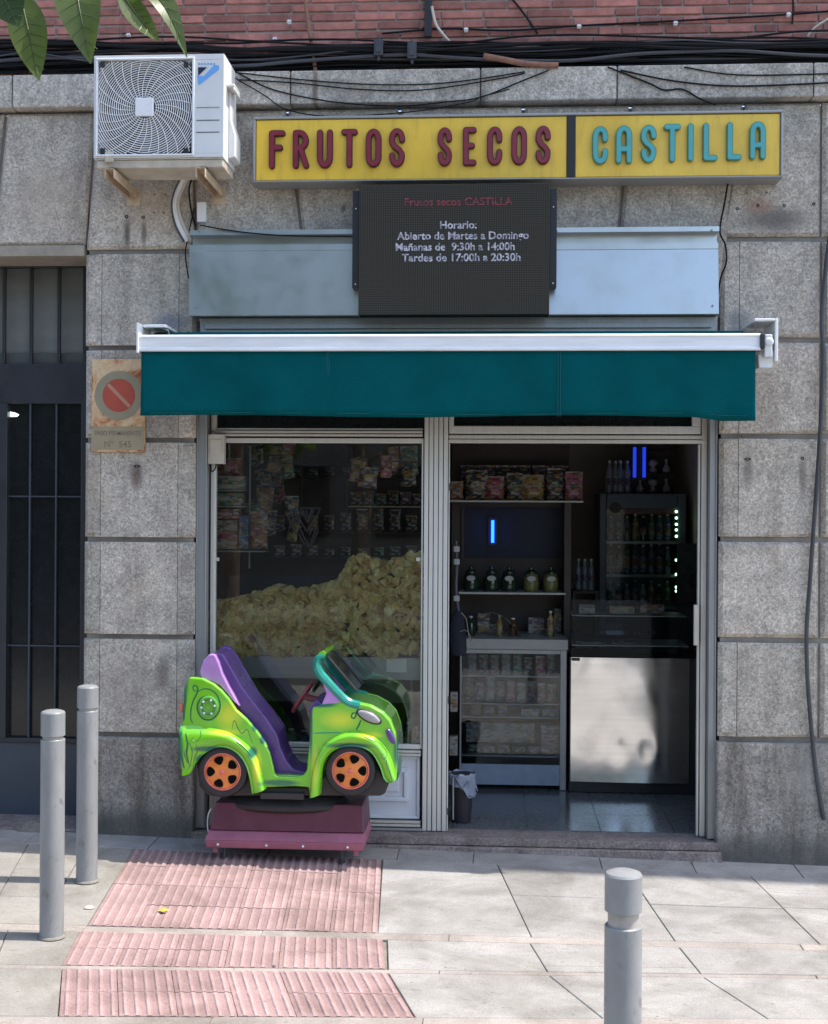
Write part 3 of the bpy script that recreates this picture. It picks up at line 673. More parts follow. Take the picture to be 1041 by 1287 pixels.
# ================================================================== PORTAL GATE
G=thing('entrance_gate','dark metal entrance gate with frosted upper panes left of the shop','gate',(-2.3,.35,0))
YG=.35
def GX(px,py=700): return xz(px,py,YG)[0]
def GZ(py,px=60): return xz(px,py,YG)[1]
right=-1.90; left=-3.6
m=MB(); ztop_=GZ(325)
m.box(left,right,YG,YG+.05,GZ(336),ztop_+.3); m.box(left,right,YG,YG+.05,GZ(507),GZ(457)); m.box(left,right,YG-.004,YG+.05,GZ(934),GZ(928))
m.box(GX(-22),GX(9),YG-.01,YG+.05,GZ(930),GZ(507)); m.box(GX(101),right,YG-.002,YG+.05,GZ(930),GZ(507)); m.box(GX(102),right,YG-.001,YG+.05,GZ(457),GZ(336))
m.build('gate_frame','gate',G,bevel=.004)
m=MB(); m.box(left,right,YG+.01,YG+.05,GZ(1027),GZ(934)); m.build('bottom_panel','gatep',G)
m=MB(); m.box(left,GX(102),YG+.045,YG+.05,GZ(457),GZ(336)); m.build('frosted_pane','frost',G)
m=MB(); m.box(left,GX(102),YG+.03,YG+.035,GZ(457),GZ(443)); m.build('pane_rail',pbr('gate_rail_grey',(.075,.078,.075),.5),G)
m=MB(); m.box(GX(9),GX(101),YG+.04,YG+.045,GZ(928),GZ(507)); m.box(left,GX(-22),YG+.04,YG+.045,GZ(928),GZ(507)); m.build('dark_pane','darkglass',G)
for px in (-65,-30,5,39,74):
    x=GX(px,400); MB().box(x-.009,x+.009,YG-.004,YG+.02,GZ(457)-.0,GZ(336)).build('upper_bar','gate',G,bevel=.002)
for px in (36,69,-30,-55):
    x=GX(px); MB().box(x-.005,x+.005,YG+.01,YG+.03,GZ(928),GZ(507)).build('lower_bar','gatep',G,bevel=.002)
for py in (624,812):
    z=GZ(py); MB().box(GX(9),GX(101),YG+.012,YG+.026,z-.004,z+.004).build('cross_bar','gatep',G)
z=xz(17,520,YG+.035); m=MB(); m.add([(z[0]-.033,YG+.036,z[1]+.015),(z[0]-.033,YG+.036,z[1]-.017),(z[0]+.02,YG+.036,z[1]-.016),(z[0]+.032,YG+.036,z[1]-.004),(z[0]+.01,YG+.036,z[1]+.006)],[(0,1,2,3,4)])
m.prism([(z[0]-.034,z[1]-.018),(z[0]+.021,z[1]-.017),(z[0]+.033,z[1]-.004),(z[0]-.034,z[1]+.016)],YG+.0362,YG+.039)
lm=pbr('lamp_reflection_glow',(0.8,0.8,0.8),.4,emit=(.85,1,.95),es=1.0)
tag(m.build('lamp_reflection',lm),'small white glowing patch added as a lamp reflection on the top left gate pane','lamp')  # emissive patch on the pane stands in for a lamp's reflection
# stones at the portal foot
m=MB(); p=gr(35,1046); 
m.lathe([(.09,0),(.088,.02),(.07,.05),(.03,.065),(0.001,.067)],(p.x,.0,p.z-.01),14,sy=.5,sx=1.1)
tag(m.build('mortar_lump','granite_base',smooth=True),'rounded grey lump of stone at the foot of the gate step','stone')

# ================================================================== METAL SHUTTER BOX
SB=thing('shutter_box','long grey blue sheet metal shutter box above the awning','shutter box',(0.2,-.05,3.1))
def bx(px,py,Y=-.12): return xz(px,py,Y)
x0=bx(238,340)[0]; x1=bx(904,340)[0]; ztt=bx(560,287)[1]; z1=bx(560,293)[1]; z2=bx(560,306)[1]; z3=bx(560,396)[1]
zs=bx(560,314)[1]
xm=bx(560,300)[0]
m=MB()
for (a,b,tilt) in ((x0,xm-.001,0.0),(xm+.001,x1,.034)):
    m.prism([(a,z3),(b,z3),(b,z3+.004),(a,z3+.004)],-.13,-.001)
    def q(y,z): return [(a,y,z),(b,y,z)]
    rows_=[(-.125,z3+.004),(-.123+tilt,zs),(-.126+tilt,zs+.003),(-.126+tilt,z2),(-.045,z2+.002),(-.045,z1-.002),(-.12,z1),(-.12,ztt),(-.001,ztt+.01)]
    vs=[]; 
    for y,z in rows_: vs+=q(y,z)
    m.add(vs,[(2*i,2*i+1,2*i+3,2*i+2) for i in range(len(rows_)-1)])
    for xx in (a,b):
        m.add([(xx,y,z) for y,z in rows_]+[(xx,-.001,z3+.004)],[tuple(range(len(rows_)+1))])
m.build('casing','sheet',SB)
m=MB(); 
for px,py in ((640,397),(860,288),(897,290),(898,386),(245,290),(243,388)):
    pass
m=MB(); m.box(x0+.05,x1+.0,-.06,.06,bx(560,416)[1]-.05,z3-.002); m.build('underside','alu_grey',SB,bevel=.004)
m=MB(); m.box(x0+.08,x1-.03,-.075,-.061,bx(560,411)[1],bx(560,405)[1]); m.build('lip','alu_grey',SB,bevel=.002)
for px,py in ((250,290),(895,289),(896,384),(246,386),(700,290)):
    p=at(px,py,-.128); MB().lathe([(.006,0),(.005,-.003),(.001,-.004)],(p.x,-.1285 if py<300 else -.128,p.z),10,'y').build('screw','alu_grey',SB)

# ================================================================== SIGN
SG=thing('shop_sign','long yellow shop sign reading FRUTOS SECOS CASTILLA in an aluminium case','sign',(0.5,-.05,3.7))
YS=-.17
def sx(px,py=185): return xz(px,py,YS)[0]
zS0=(xz(320,229,YS)[1]+xz(984,222,YS)[1])/2; zS1=(xz(320,149,YS)[1]+xz(984,135,YS)[1])/2
a,b=sx(318),sx(985)
m=MB(); fw=.014
m.box(a,b,-.145,-.0,zS0,zS1); m.box(a,b,YS,-.1455,zS1-fw,zS1); m.box(a,b,YS,-.1455,zS0,zS0+fw*.6); m.box(a,a+fw,YS,-.1455,zS0+fw*.61,zS1-fw-.001); m.box(b-fw,b,YS,-.1455,zS0+fw*.61,zS1-fw-.001)
m.build('case','alu_grey',SG,bevel=.004)
m=MB(); m.box(sx(713),sx(723),-.166,-.1455,zS0+.012,zS1-fw-.002); m.build('divider','black',SG)
m=MB(); m.box(a+fw+.001,sx(713)-.001,-.160,-.1455,zS0+.0105,zS1-fw-.003); m.build('panel','yellow',SG,bevel=.005,seg=3)
m=MB(); m.box(sx(723)+.001,b-fw-.002,-.160,-.1455,zS0+.0105,zS1-fw-.003); m.build('panel','yellow',SG,bevel=.005,seg=3)
def arc(cx,cz,rx,rz,a0,a1,n=10): return [(cx+rx*math.cos(R(a0+(a1-a0)*k/n)),cz+rz*math.sin(R(a0+(a1-a0)*k/n))) for k in range(n+1)]
GL={}  # unit glyphs, width .5 height 1
GL['F']=[[(0.05,0),(0.05,1),(0.5,1)],[(0.05,.56),(.4,.56)]]
GL['R']=[[(0.05,0),(0.05,1),(.2,1)]+arc(.2,.77,.28,.23,90,-90)+[(.05,.54)],[(.25,.54),(.5,0)]]
GL['U']=[[(0.03,1),(0.03,.25)]+arc(.26,.25,.23,.25,180,360)+[(.49,1)]]
GL['T']=[[(0,1),(.5,1)],[(.25,1),(.25,0)]]
GL['O']=[[(0.03,.3)]+[(.03,.72)]+arc(.26,.75,.23,.25,180,0)+[(.49,.28)]+arc(.26,.25,.23,.25,0,-180)+[(.03,.3)]]
GL['S']=[arc(.26,.76,.22,.24,-5,180,12)+[(.05,.66),(.15,.54),(.36,.42),(.47,.30)]+arc(.26,.24,.21,.24,10,-185,12)]
GL['E']=[[(.47,1),(.05,1),(.05,0),(.47,0)],[(.05,.52),(.38,.52)]]
GL['C']=[arc(.27,.75,.22,.25,-15,180,12)+arc(.27,.25,.22,.25,180,375,12)]
GL['A']=[[(0.03,0),(.03,.75)]+arc(.26,.77,.23,.23,180,0)+[(.49,0)],[(.03,.36),(.49,.36)]]
GL['I']=[[(.1,0),(.1,1)]]
GL['L']=[[(.05,1),(.05,0),(.47,0)]]
def letter(ch,px0,px1,pyt,pyb,mats):
    xa=xz(px0,(pyt+pyb)/2,YS)[0]; xb=xz(px1,(pyt+pyb)/2,YS)[0]; zt_=xz(px0,pyt,YS)[1]; zb_=xz(px0,pyb,YS)[1]
    r=.0165; wu=.5 if ch!='I' else .2
    m=MB()
    for st_ in GL[ch]:
        pts=[(xa+r+(xb-xa-2*r)*p[0]/wu,zb_+r*.8+(zt_-zb_-1.6*r)*p[1]) for p in st_]
        for k,(rr,y0,y1) in enumerate(((r,-.1605,-.182),(r*.72,-.182,-.1865))):
            for (p,q) in zip(pts[:-1],pts[1:]):
                d=Vector((q[0]-p[0],q[1]-p[1])); 
                if d.length<1e-5: continue
                an=math.atan2(d.y,d.x); poly=[]
                for j in range(7): t=an-math.pi/2+math.pi*j/6; poly.append((q[0]+rr*math.cos(t),q[1]+rr*math.sin(t)))
                for j in range(7): t=an+math.pi/2+math.pi*j/6; poly.append((p[0]+rr*math.cos(t),p[1]+rr*math.sin(t)))
                e=rnd.uniform(0,.0004); m.prism(poly,y1-e,y0,k)
    return m.build('letter',[mats[1],mats[0]],SG)
for ch,p0,p1 in zip('FRUTOSSECOS',(337,367,398,429,459,488,549,581,611,642,672),(359,389,419,450,480,510,569,600,632,663,693)):
    letter(ch,p0,p1,165-(p0-340)*.017,212-(p0-340)*.017,('signred','signred_d'))
for ch,p0,p1 in zip('CASTILLA',(743,773,804,834,863,882,912,941),(765,795,826,856,873,903,933,963)):
    letter(ch,p0,p1,160-(p0-740)*.03,206.5-(p0-740)*.03,('teal','teal_d'))

# ================================================================== LED DISPLAY
LD=thing('led_display','dark LED display board showing opening hours below the yellow sign','display',(0.3,-.2,3.1))
YL=-.24
a=xz(451,310,YL)[0]; b=xz(691,310,YL)[0]; z0=(xz(451,396,YL)[1]+xz(691,394,YL)[1])/2; z1=xz(570,231,YL)[1]
m=MB(); m.box(a,b,YL,-.135,z0,z1); m.build('screen','led',LD,bevel=.003)
zz0=xz(447,361,YL)[1]; zz1=xz(447,238,YL)[1]
for q0,q1 in ((443,452),(690,700)):
    u0,u1=xz(q0,300,-.22)[0],xz(q1,300,-.22)[0]
    if q0<500: u1=a-.001
    else: u0=b+.001
    fr=MB().box(u0,u1,-.222,-.13,zz0,zz1).build('side_rail','black',LD,bevel=.002)
    for zq in (zz0+.02,zz1-.10): MB().lathe([(.004,0),(.003,-.003),(.001,-.0035)],((u0+u1)/2,-.222,zq),8,'y').build('screw','white',fr)
def ledline(s,px,py,size,mat,sx_=1.):
    p=at(px,py,YL); text('display_text',s,size,(p.x,YL-.0012,p.z),mat,LD,.0006,sx=sx_,bold=.0012)
ledline('Frutos secos CASTILLA',576,258,.060,'ledr',1.0)
ledline('Horario:',576,287,.058,'ledw'); ledline('Abierto de Martes a Domingo',582,300.5,.058,'ledw',1.0)
ledline('Mañanas de  9:30h a 14:00h',572,314.5,.058,'ledw',1.0); ledline('Tardes de 17:00h a 20:30h',580,328,.058,'ledw',1.03)

# ================================================================== AWNING
A=thing('awning','closed dark green canvas awning with white front bar over the shop','awning',(0.2,-.2,2.7))
YA=-.34
dA=.08
xa,xb=xz(175,432,YA)[0],xz(956,430,YA)[0]
zb1=xz(560,420,YA)[1]; zb0=xz(560,441,YA)[1]; zv=xz(560,523,YA)[1]
m=MB(); rows_=[(y+dA,z) for y,z in [(-.405,zb1-.004),(-.40,zb1),(-.418,zb1+.001),(-.428,zb1-.004),(-.430,zb1-.012),(-.424,zb1-.016),(-.424,zb0+.022),(-.430,zb0+.018),(-.432,zb0+.004),(-.425,zb0),(-.400,zb0)]]
n=len(rows_); vs=[(xa,y,z) for y,z in rows_]+[(xb,y,z) for y,z in rows_]
m.add(vs,[(i,(i+1)%n,(i+1)%n+n,i+n) for i in range(n)]+[tuple(range(n-1,-1,-1)),tuple(range(n,2*n))]); m.build('front_bar','bar',A)
# valance with soft waves
m=MB(); vx0,vx1=xz(177,480,YA)[0],xz(950,480,YA)[0]; NX,NZ=140,10; vs=[]
for j in range(NZ+1):
    for i in range(NX+1):
        t=i/NX; x=vx0+(vx1-vx0)*t; f=j/NZ
        sag=.006*math.sin(t*11)+(-.016 if t>.9 else 0)*min(1,(t-.9)*20)
        y=dA-.412+f*(.007*math.sin(x*5.1)+.006*math.sin(x*11.3+1)+(.004+.004*f)*math.sin(x*19+1.5*f))+(.012*f*max(0,(t-.86)/.14)*math.sin(x*20))
        vs.append((x,y,zb0+.002-(zb0+.002-zv)*f+sag*f))
m.add(vs,[(j*(NX+1)+i,(j+1)*(NX+1)+i,(j+1)*(NX+1)+i+1,j*(NX+1)+i+1) for j in range(NZ) for i in range(NX)])
o=m.build('valance','awning',A,smooth=True); sd=o.modifiers.new('solid','SOLIDIFY'); sd.thickness=.002
for px in (412,703):
    x=xz(px,480,YA)[0]
    MB().box(x-.007,x+.007,-.432,-.428,zv+.01,zb0).build('seam','seam',A) if False else None
    ms=MB()
    for s_ in (-.006,.006): 
        t=(x+s_-vx0)/(vx1-vx0); xx=x+s_
        pts=[]
        for k in range(9):
            f=k/8; y=dA-.4135+f*(.007*math.sin(xx*5.1)+.006*math.sin(xx*11.3+1)+.003*math.sin(xx*23)); pts.append((xx,y,zb0-(zb0-zv)*f+.004*math.sin(t*9)*f))
        ms.tube(pts,.0018,5)
    ms.build('seam','seam',A)
    if px==412:
        hm=MB(); hm.tube([(vx0+(vx1-vx0)*k/60,dA-.4135+(.007*math.sin((vx0+(vx1-vx0)*k/60)*5.1)+.006*math.sin((vx0+(vx1-vx0)*k/60)*11.3+1)+.003*math.sin((vx0+(vx1-vx0)*k/60)*23))*.93+(.012*max(0,(k/60-.86)/.14)*math.sin((vx0+(vx1-vx0)*k/60)*20)),zv+.014+.004*math.sin(k/60*9)+(-.010 if k/60>.9 else 0)*min(1,(k/60-.9)*20)) for k in range(61)],.0013,5); hm.build('hem','seam',A)
# canvas: roll and top cloth
m=MB(); m.add([(xa+.01,dA-.402,zb1+.002),(xb-.03,dA-.402,zb1+.002),(xb-.05,-.13,zb1+.035),(xa+.03,-.13,zb1+.035)],[(0,1,2,3)])
m.tube([(xa+.03,-.12,zb1+.0),(xb-.05,-.12,zb1+.0)],.045,16); m.build('canvas','awning',A,smooth=True)
def Lb(px0,px1,sgn,long_=False):
    m=MB(); u0=xz(px0,420,YA)[0]; u1=xz(px1,420,YA)[0]; zt_=xz(px0,407 if not long_ else 402,-.3)[1]
    return u0,u1,zt_
u0,u1,zt_=Lb(174,205,1)
m=MB(); m.box(u0-.006,u0+.006,-.36,-.10,zb0-.01,zt_+.0); m.box(u0+.007,u1,-.28,-.02,zt_-.016,zt_); m.build('bracket','whitem',A,bevel=.003)
MB().tube([(u1-.03,-.25,zt_-.016),(u1+.005,-.25,zt_-.03),(u1+.008,-.24,zt_-.06)],.006,8).build('arm_hook','alu_grey',A,smooth=True)
u0,u1,zt_=xz(952,420,-.3)[0],xz(977,420,-.3)[0],xz(960,401,-.3)[1]
zlo=xz(960,462,-.3)[1]
m=MB(); m.box(u1-.016,u1,-.33,-.02,zlo+.03,zt_); m.box(u0-.02,u1-.017,-.33,-.02,zt_-.013,zt_); m.prism([(u0+.01,zlo),(u1-.03,zlo),(u1-.017,zlo+.03),(u1-.017,zlo+.09),(u0+.005,zlo+.07)],-.30,-.02); m.build('bracket','whitem',A,bevel=.004)
m=MB(); m.lathe([(.026,0),(.026,-.05),(.015,-.06)],(u0+.052,-.30,zlo+.13),14,'y'); m.box(u0+.03,u0+.07,-.35,-.30,zlo+.05,zlo+.17); m.build('gear','white',A,bevel=.006)
m=MB(); m.box(u0+.005,u0+.028,-.36,-.2,zb0+.01,zb1-.005); m.build('arm_joint','blackr',A,bevel=.003)
for k,(px,py) in enumerate(((963,452),)):
    pass

# ================================================================== AIR CONDITIONER
AC=thing('air_conditioner','white outdoor air conditioner unit on two wall brackets above the pier','air conditioner',(-1.7,-.3,3.75))
YC=-.43
def ax(px,py=135): return xz(px,py,YC)[0]
def az(py,px=180): return xz(px,py,YC)[1]
L_,R_,T_,B_=ax(118),ax(281),az(68),az(199)
m=MB(); fr0,fr1,fz0,fz1=ax(123.5),ax(241),az(193.5),az(75.5)
m.box(L_,R_,-.13,-.128,B_,T_)   # back
m.box(L_,R_,YC+.012,-.1305,T_-.004,T_); m.box(L_,R_,YC+.012,-.1305,B_,B_+.004); m.box(L_,L_+.003,YC+.012,-.1305,B_+.0045,T_-.0045); m.box(R_-.003,R_,YC+.012,-.1305,B_+.0045,T_-.0045)
# front plate as a frame round the fan opening
m.box(L_,R_,YC,YC+.011,fz1,T_-.0045); m.box(L_,R_,YC,YC+.011,B_+.0045,fz0); m.box(L_,fr0,YC,YC+.011,fz0+.0005,fz1-.0005); m.box(fr1,R_,YC+.001,YC+.011,fz0+.0005,fz1-.0005)
m.build('casing','white',AC,bevel=.004)
m=MB(); m.box(fr1+.004,fr1+.016,YC-.010,YC,B_+.01,T_-.03); m.box(fr0-.012,fr1+.016,YC-.010,YC-.0005,fz1+.001,fz1+.012); m.box(fr0-.013,fr0-.002,YC-.010,YC-.0005,fz0-.01,fz1+.0005); m.box(fr0-.002,fr1+.0035,YC-.010,YC-.0005,fz0-.011,fz0-.001)
m.build('front_trim','whitem',AC,bevel=.004)
for i,py in enumerate((136,152,167)):
    m=MB(); m.box(ax(247),ax(276),YC-.0012,YC+.0008,az(py)-.0018,az(py)+.0018); m.build('groove',pbr('groove_grey',(.2,.2,.21),.6) if i==0 else 'cablegrey',AC)
# dark inside with coil and fan
m=MB(); m.box(fr0-.01,fr1+.01,-.20,-.19,fz0-.01,fz1+.01); m.build('coil',pbr('coil_dark',(.05,.055,.06),.5,var=.3,scale=40,stretch=(1,1,12)),AC)
fcx,fcz=(fr0+fr1)/2,az(135)
m=MB()
for k in range(3):
    vs=[]; n=8
    for j in range(n+1):
        for i in range(6):
            a0=R(120*k+ j*9); rr=.05+.175*i/5; vs.append((fcx+rr*math.cos(a0+i*.06),-.33+.006*j,fcz+rr*math.sin(a0+i*.06)))
    m.add(vs,[(j*6+i,j*6+i+1,(j+1)*6+i+1,(j+1)*6+i) for j in range(n) for i in range(5)])
m.lathe([(.05,0),(.05,.08)],(fcx,-.36,fcz),20,'y'); m.build('fan',pbr('fan_dark',(.10,.115,.135),.4),AC)
# wire guard
gm=MB(); yq=YC+.002
def clip_poly(pts):
    seg=[];cur=[]
    for p in pts:
        if fr0<p[0]<fr1 and fz0<p[2]<fz1: cur.append(p)
        else:
            if len(cur)>1: seg.append(cur)
            cur=[]
    if len(cur)>1: seg.append(cur)
    return seg
rr=.062
while rr<.36:
    pts=[(fcx+rr*math.cos(R(t)),yq,fcz+rr*math.sin(R(t))) for t in range(0,361,4)]
    for s_ in clip_poly(pts): gm.tube(s_,.0025,4,False)
    rr+=.0118
for k in range(28):
    a0=2*math.pi*k/28; pts=[]
    for j in range(24):
        r2=.055+j*.0135; t=a0-(r2-.05)*1.9
        pts.append((fcx+r2*math.cos(t),yq-.003,fcz+r2*math.sin(t)))
    for s_ in clip_poly(pts): gm.tube(s_,.0018,4,False)
gm.build('fan_guard','whitem',AC)
m=MB(); m.box(fcx-.05,fcx+.05,YC-.014,YC-.003,fcz-.05,fcz+.05); m.build('guard_hub','whitem',AC,bevel=.012,seg=3)
for px,py in ((129,81),(234,81),(129,190),(234,190)):
    p=at(px,py,YC); MB().box(p.x-.013,p.x+.013,YC-.004,YC+.004,p.z-.016,p.z+.016).build('guard_clip','blackr',AC,bevel=.002)
def tri(pts,mat,nm,y=YC-.0016):
    m=MB(); m.prism([xz(*p,YC) for p in pts],y,YC+.0005); return m.build(nm,mat,AC)
blue=pbr('badge_blue',(.16,.40,.78),.4,var=.05)
def acp(x,y): return (100+x/4.73,50+y/4.73)
tri([acp(700,215),acp(740,215),acp(800,150),acp(830,152),acp(830,175),acp(712,268),acp(705,262)],blue,'emblem')
tri([acp(705,163),acp(758,163),acp(706,213)],pbr('badge_navy',(.01,.015,.05),.4),'emblem',YC-.002)
m=MB(); pp=[acp(712+i*18,142) for i in range(6)]
for p in pp:
    q=xz(*p,YC); m.box(q[0]-.006,q[0]+.004,YC-.0016,YC+.0005,q[1]-.004,q[1]+.004)
m.build('emblem',blue,AC)
# right side service cover and handle
zc=az(150)
m=MB(); m.prism([(R_+.001,B_+.03),(R_+.035,B_+.04),(R_+.035,zc-.05),(R_+.012,zc+.03),(R_+.008,T_-.13),(R_+.001,T_-.10)],-.30,-.14); m.build('valve_cover','white',AC,bevel=.006)
m=MB(); m.box(R_,R_+.045,-.36,-.2,T_-.155,T_-.14); m.box(R_+.035,R_+.045,-.36,-.2,T_-.175,T_-.1555); m.build('side_handle','white',AC,bevel=.005)
m=MB(); m.box(L_+.01,R_-.005,YC+.02,-.14,B_-.045,B_-.001); m.box(L_+.06,L_+.11,YC-.006,YC+.01,B_-.02,B_+.04); m.build('drip_pan','beige_pan',AC,bevel=.008,seg=3)
for px,py in ((140,215),(254,213)):
    x=ax(px); zt_=az(213)
    m=MB(); wv=.026
    m.box(x-wv,x+wv,-.46,-.001,zt_-.003,zt_); m.box(x-wv,x-wv+.004,-.46,-.001,zt_-.05,zt_-.0035); m.box(x+wv-.004,x+wv,-.46,-.001,zt_-.05,zt_-.0035); m.box(x-.04,x+.04,-.004,-.0005,zt_-.09,zt_+.02)
    b_=m.build('bracket','bracket',AC,bevel=.0015)
    MB().lathe([(.022,0),(.024,.01),(.014,.016)],(x,YC+.03,zt_+.001),12).build('rubber_foot','black',b_)
# pipe trunking
TR=thing('pipe_trunking','bundle of white insulated pipes curving down from the air conditioner','pipes',at(228,250,-.03))
for k,(dx,r_) in enumerate(((0,.014),(5,.010),(-4,.009))):
    MB().tube(path([(240+dx,205,-.16),(232+dx,222,-.08),(222+dx*.8,245,-.035),(220+dx*.8,262,-.03),(225+dx,283,-.03),(236+dx,303,-.02)],-.03,0,6),r_,8).build('pipe',['white','cream','cablegrey'][k],TR,smooth=True)
one('cable',[(246,216,-.06),(238,235,-.03),(240,262,-.02),(246,285,-.02)],-.03,.005,'cable','thin black cable beside the white pipes of the air conditioner','cable')
m=MB(); a=at(248,254,-.02);b=at(259,279,-.02); m.box(a.x,b.x,-.03,-.001,b.z,a.z); tag(m.build('junction_box','whitem',bevel=.004),'small upright white box on the stone right of the white pipes','box')

# ================================================================== PLAQUE
PQ=thing('no_parking_plaque','rusty yellowed no parking plaque with red disc left of the awning','sign',at(148,560,-.02))
YP=-.02
a=xz(115,510,YP)[0]; b=xz(182,545,YP)[0]; z0=xz(148,568,YP)[1]; z1=xz(148,451,YP)[1]
m,nt,bb=_new('plaque_enamel'); v=coords(nt); n=noise(nt,9,6,.7,v,.5)
c=ramp(nt,n,[(.38,(.30,.08,.03)),(.48,(.58,.33,.16)),(.60,(.66,.50,.30))]); 
sp=nt.nodes.new('ShaderNodeSeparateXYZ'); nt.links.new(v,sp.inputs[0])
nt.links.new(c,bb.inputs['Base Color']); bb.inputs['Roughness'].default_value=.6; MT['plaque']=m
MB().box(a,b,YP,-.001,z0,z1).build('plate','plaque',PQ,bevel=.003)
khaki=pbr('khaki_enamel',(.29,.26,.17),.55,var=.12,scale=8); redd=pbr('faded_red',(.42,.075,.045),.55,var=.15,scale=9); band=pbr('faded_band',(.48,.24,.16),.6)
cc=xz(149.5,497,YP); rO,rI=.150*.93,.094
def disc(cx,cz,r,y0,mat,name,clipx=None):
    m=MB(); pts=[]
    for k in range(48):
        t=2*math.pi*k/48; x=cx+r*math.cos(t)
        if clipx: x=min(max(x,clipx[0]),clipx[1])
        pts.append((x,cz+r*math.sin(t)))
    m.prism(pts,y0,YP-.0002); return m.build(name,mat,PQ)
disc(cc[0],cc[1],rO,YP-.001,khaki,'outer_ring',(a+.004,b-.004)); disc(cc[0]-.0,cc[1],rI,YP-.002,redd,'disc')
m=MB(); d=.062; ww=.0095
m.prism([(cc[0]-d-ww*.7,cc[1]+d-ww*.7),(cc[0]-d+ww*.7,cc[1]+d+ww*.7),(cc[0]+d+ww*.7,cc[1]-d+ww*.7),(cc[0]+d-ww*.7,cc[1]-d-ww*.7)],YP-.003,YP-.0021); m.build('slash',band,PQ)
m=MB(); m.box(a+.003,b-.003,YP-.001,YP-.0002,z0+.012,xz(148,536,YP)[1]); m.build('caption_panel',pbr('khaki_caption',(.33,.27,.17),.6,var=.15,scale=8),PQ)
MT['cap']=pbr('faded_caption',(.22,.17,.12),.7)
p=at(148,547,YP); text('caption','PASO PERMANENTE',.036,(p.x,YP-.0015,p.z),'cap',PQ,.0004,sx=.82,bold=.0008)
p=at(148,562,YP); text('caption','Nº  545',.050,(p.x,YP-.0015,p.z),'cap',PQ,.0004,sx=1.0,bold=.0006)

# ================================================================== BOLLARDS
def bollard(px,pyb,depthY,label,H=.98,base=None,nk=.0):
    p=gr(px,pyb) if base is None else base
    t=thing('bollard',label,'bollard',(p.x,p.y,gz(p.x,p.y)),'grey metal bollards on the pavement')
    r=.0525
    def loc(mb,nm,mat,par=t):
        o=mb.build(nm,mat,None,smooth=True,angle=28); o.parent=par; return o
    zn=H-.128-nk
    loc(MB().lathe([(r,-.02),(r,zn-.003),(r-.003,zn)],(0,0,0),40),'post','bollard')
    loc(MB().lathe([(r+.0002,.001),(r+.009,.003),(r+.006,.009),(r+.0005,.013)],(0,0,0),28,sx=1.02),'mortar_ring','pmortar')
    loc(MB().lathe([(r-.009,zn-.01),(r-.009,zn+.06+nk)],(0,0,0),32),'neck','bneck')
    loc(MB().lathe([(r-.006,zn+.012+nk),(r,zn+.015+nk),(r,H-.014),(r-.004,H-.008),(r-.02,H-.002),(r-.035,H)],(0,0,0),40),'cap','bollard')
    return t
bollard(109,1108,0,'grey bollard standing farthest back, nearest the stone pier, with a bluish scuff',.985)
bollard(65,1178,0,'grey bollard in front of the dark entrance gate, leftmost of the three',1.0)
bb_=Vector((0.805,-3.62,0)); bollard(0,0,0,'large near grey bollard at the bottom right in front of the doorway',.965,bb_,.026)
# ================================================================== KIDDIE RIDE
YN=-.47; YFa=-.06
K=thing('kiddie_ride','bright green coin operated ride shaped like an open toy car on a plum base','kiddie ride',gr(360,1072))
def k_(px,py,Y=YN): return xz(px,py,Y)
def ride_paint():
    m,nt,b=_new('ride_green'); tc=nt.nodes.new('ShaderNodeTexCoord')
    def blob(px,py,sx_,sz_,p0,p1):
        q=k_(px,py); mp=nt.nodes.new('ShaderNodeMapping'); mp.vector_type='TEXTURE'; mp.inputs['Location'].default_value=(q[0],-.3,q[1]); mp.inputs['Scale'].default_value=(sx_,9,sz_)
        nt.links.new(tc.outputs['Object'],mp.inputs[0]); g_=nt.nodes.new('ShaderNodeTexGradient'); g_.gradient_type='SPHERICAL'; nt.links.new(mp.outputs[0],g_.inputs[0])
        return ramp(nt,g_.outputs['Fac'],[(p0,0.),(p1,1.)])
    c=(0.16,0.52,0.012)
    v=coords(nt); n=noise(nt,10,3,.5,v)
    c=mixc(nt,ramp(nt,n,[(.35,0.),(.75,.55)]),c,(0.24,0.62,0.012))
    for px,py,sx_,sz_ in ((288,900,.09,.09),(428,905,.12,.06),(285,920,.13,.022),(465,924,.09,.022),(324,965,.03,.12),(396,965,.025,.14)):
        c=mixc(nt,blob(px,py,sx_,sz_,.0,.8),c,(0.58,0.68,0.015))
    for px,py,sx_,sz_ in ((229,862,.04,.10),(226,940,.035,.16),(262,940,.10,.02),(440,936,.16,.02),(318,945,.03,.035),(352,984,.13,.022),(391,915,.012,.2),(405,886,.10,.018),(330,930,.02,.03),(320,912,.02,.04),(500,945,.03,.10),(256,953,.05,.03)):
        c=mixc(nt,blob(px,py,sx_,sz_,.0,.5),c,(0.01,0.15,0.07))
    nt.links.new(c,b.inputs['Base Color']); b.inputs['Roughness'].default_value=.22; b.inputs['Coat Weight'].default_value=.6; b.inputs['Coat Roughness'].default_value=.06
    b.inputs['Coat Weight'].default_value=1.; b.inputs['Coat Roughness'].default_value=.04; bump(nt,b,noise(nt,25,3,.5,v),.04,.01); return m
MT['rg']=ride_paint()
MT['rtrim']=pbr('ride_dark_green',(.008,.13,.05),.35,var=.2,coat=.3)
MT['purple']=pbr('ride_purple',(.105,.045,.21),.32,var=.2,scale=8,coat=.3)
MT['lilac']=pbr('ride_lilac',(.46,.23,.55),.25,var=.25,scale=6,coat=.5)
MT['tealp']=pbr('ride_teal',(.01,.24,.18),.25,var=.2,coat=.5)
MT['rdark']=pbr('ride_chassis',(.035,.032,.033),.6,var=.25)
MT['matte']=pbr('matte_black',(.006,.006,.006),.95)
MT['matte'].node_tree.nodes['Principled BSDF'].inputs['Specular IOR Level'].default_value=.05
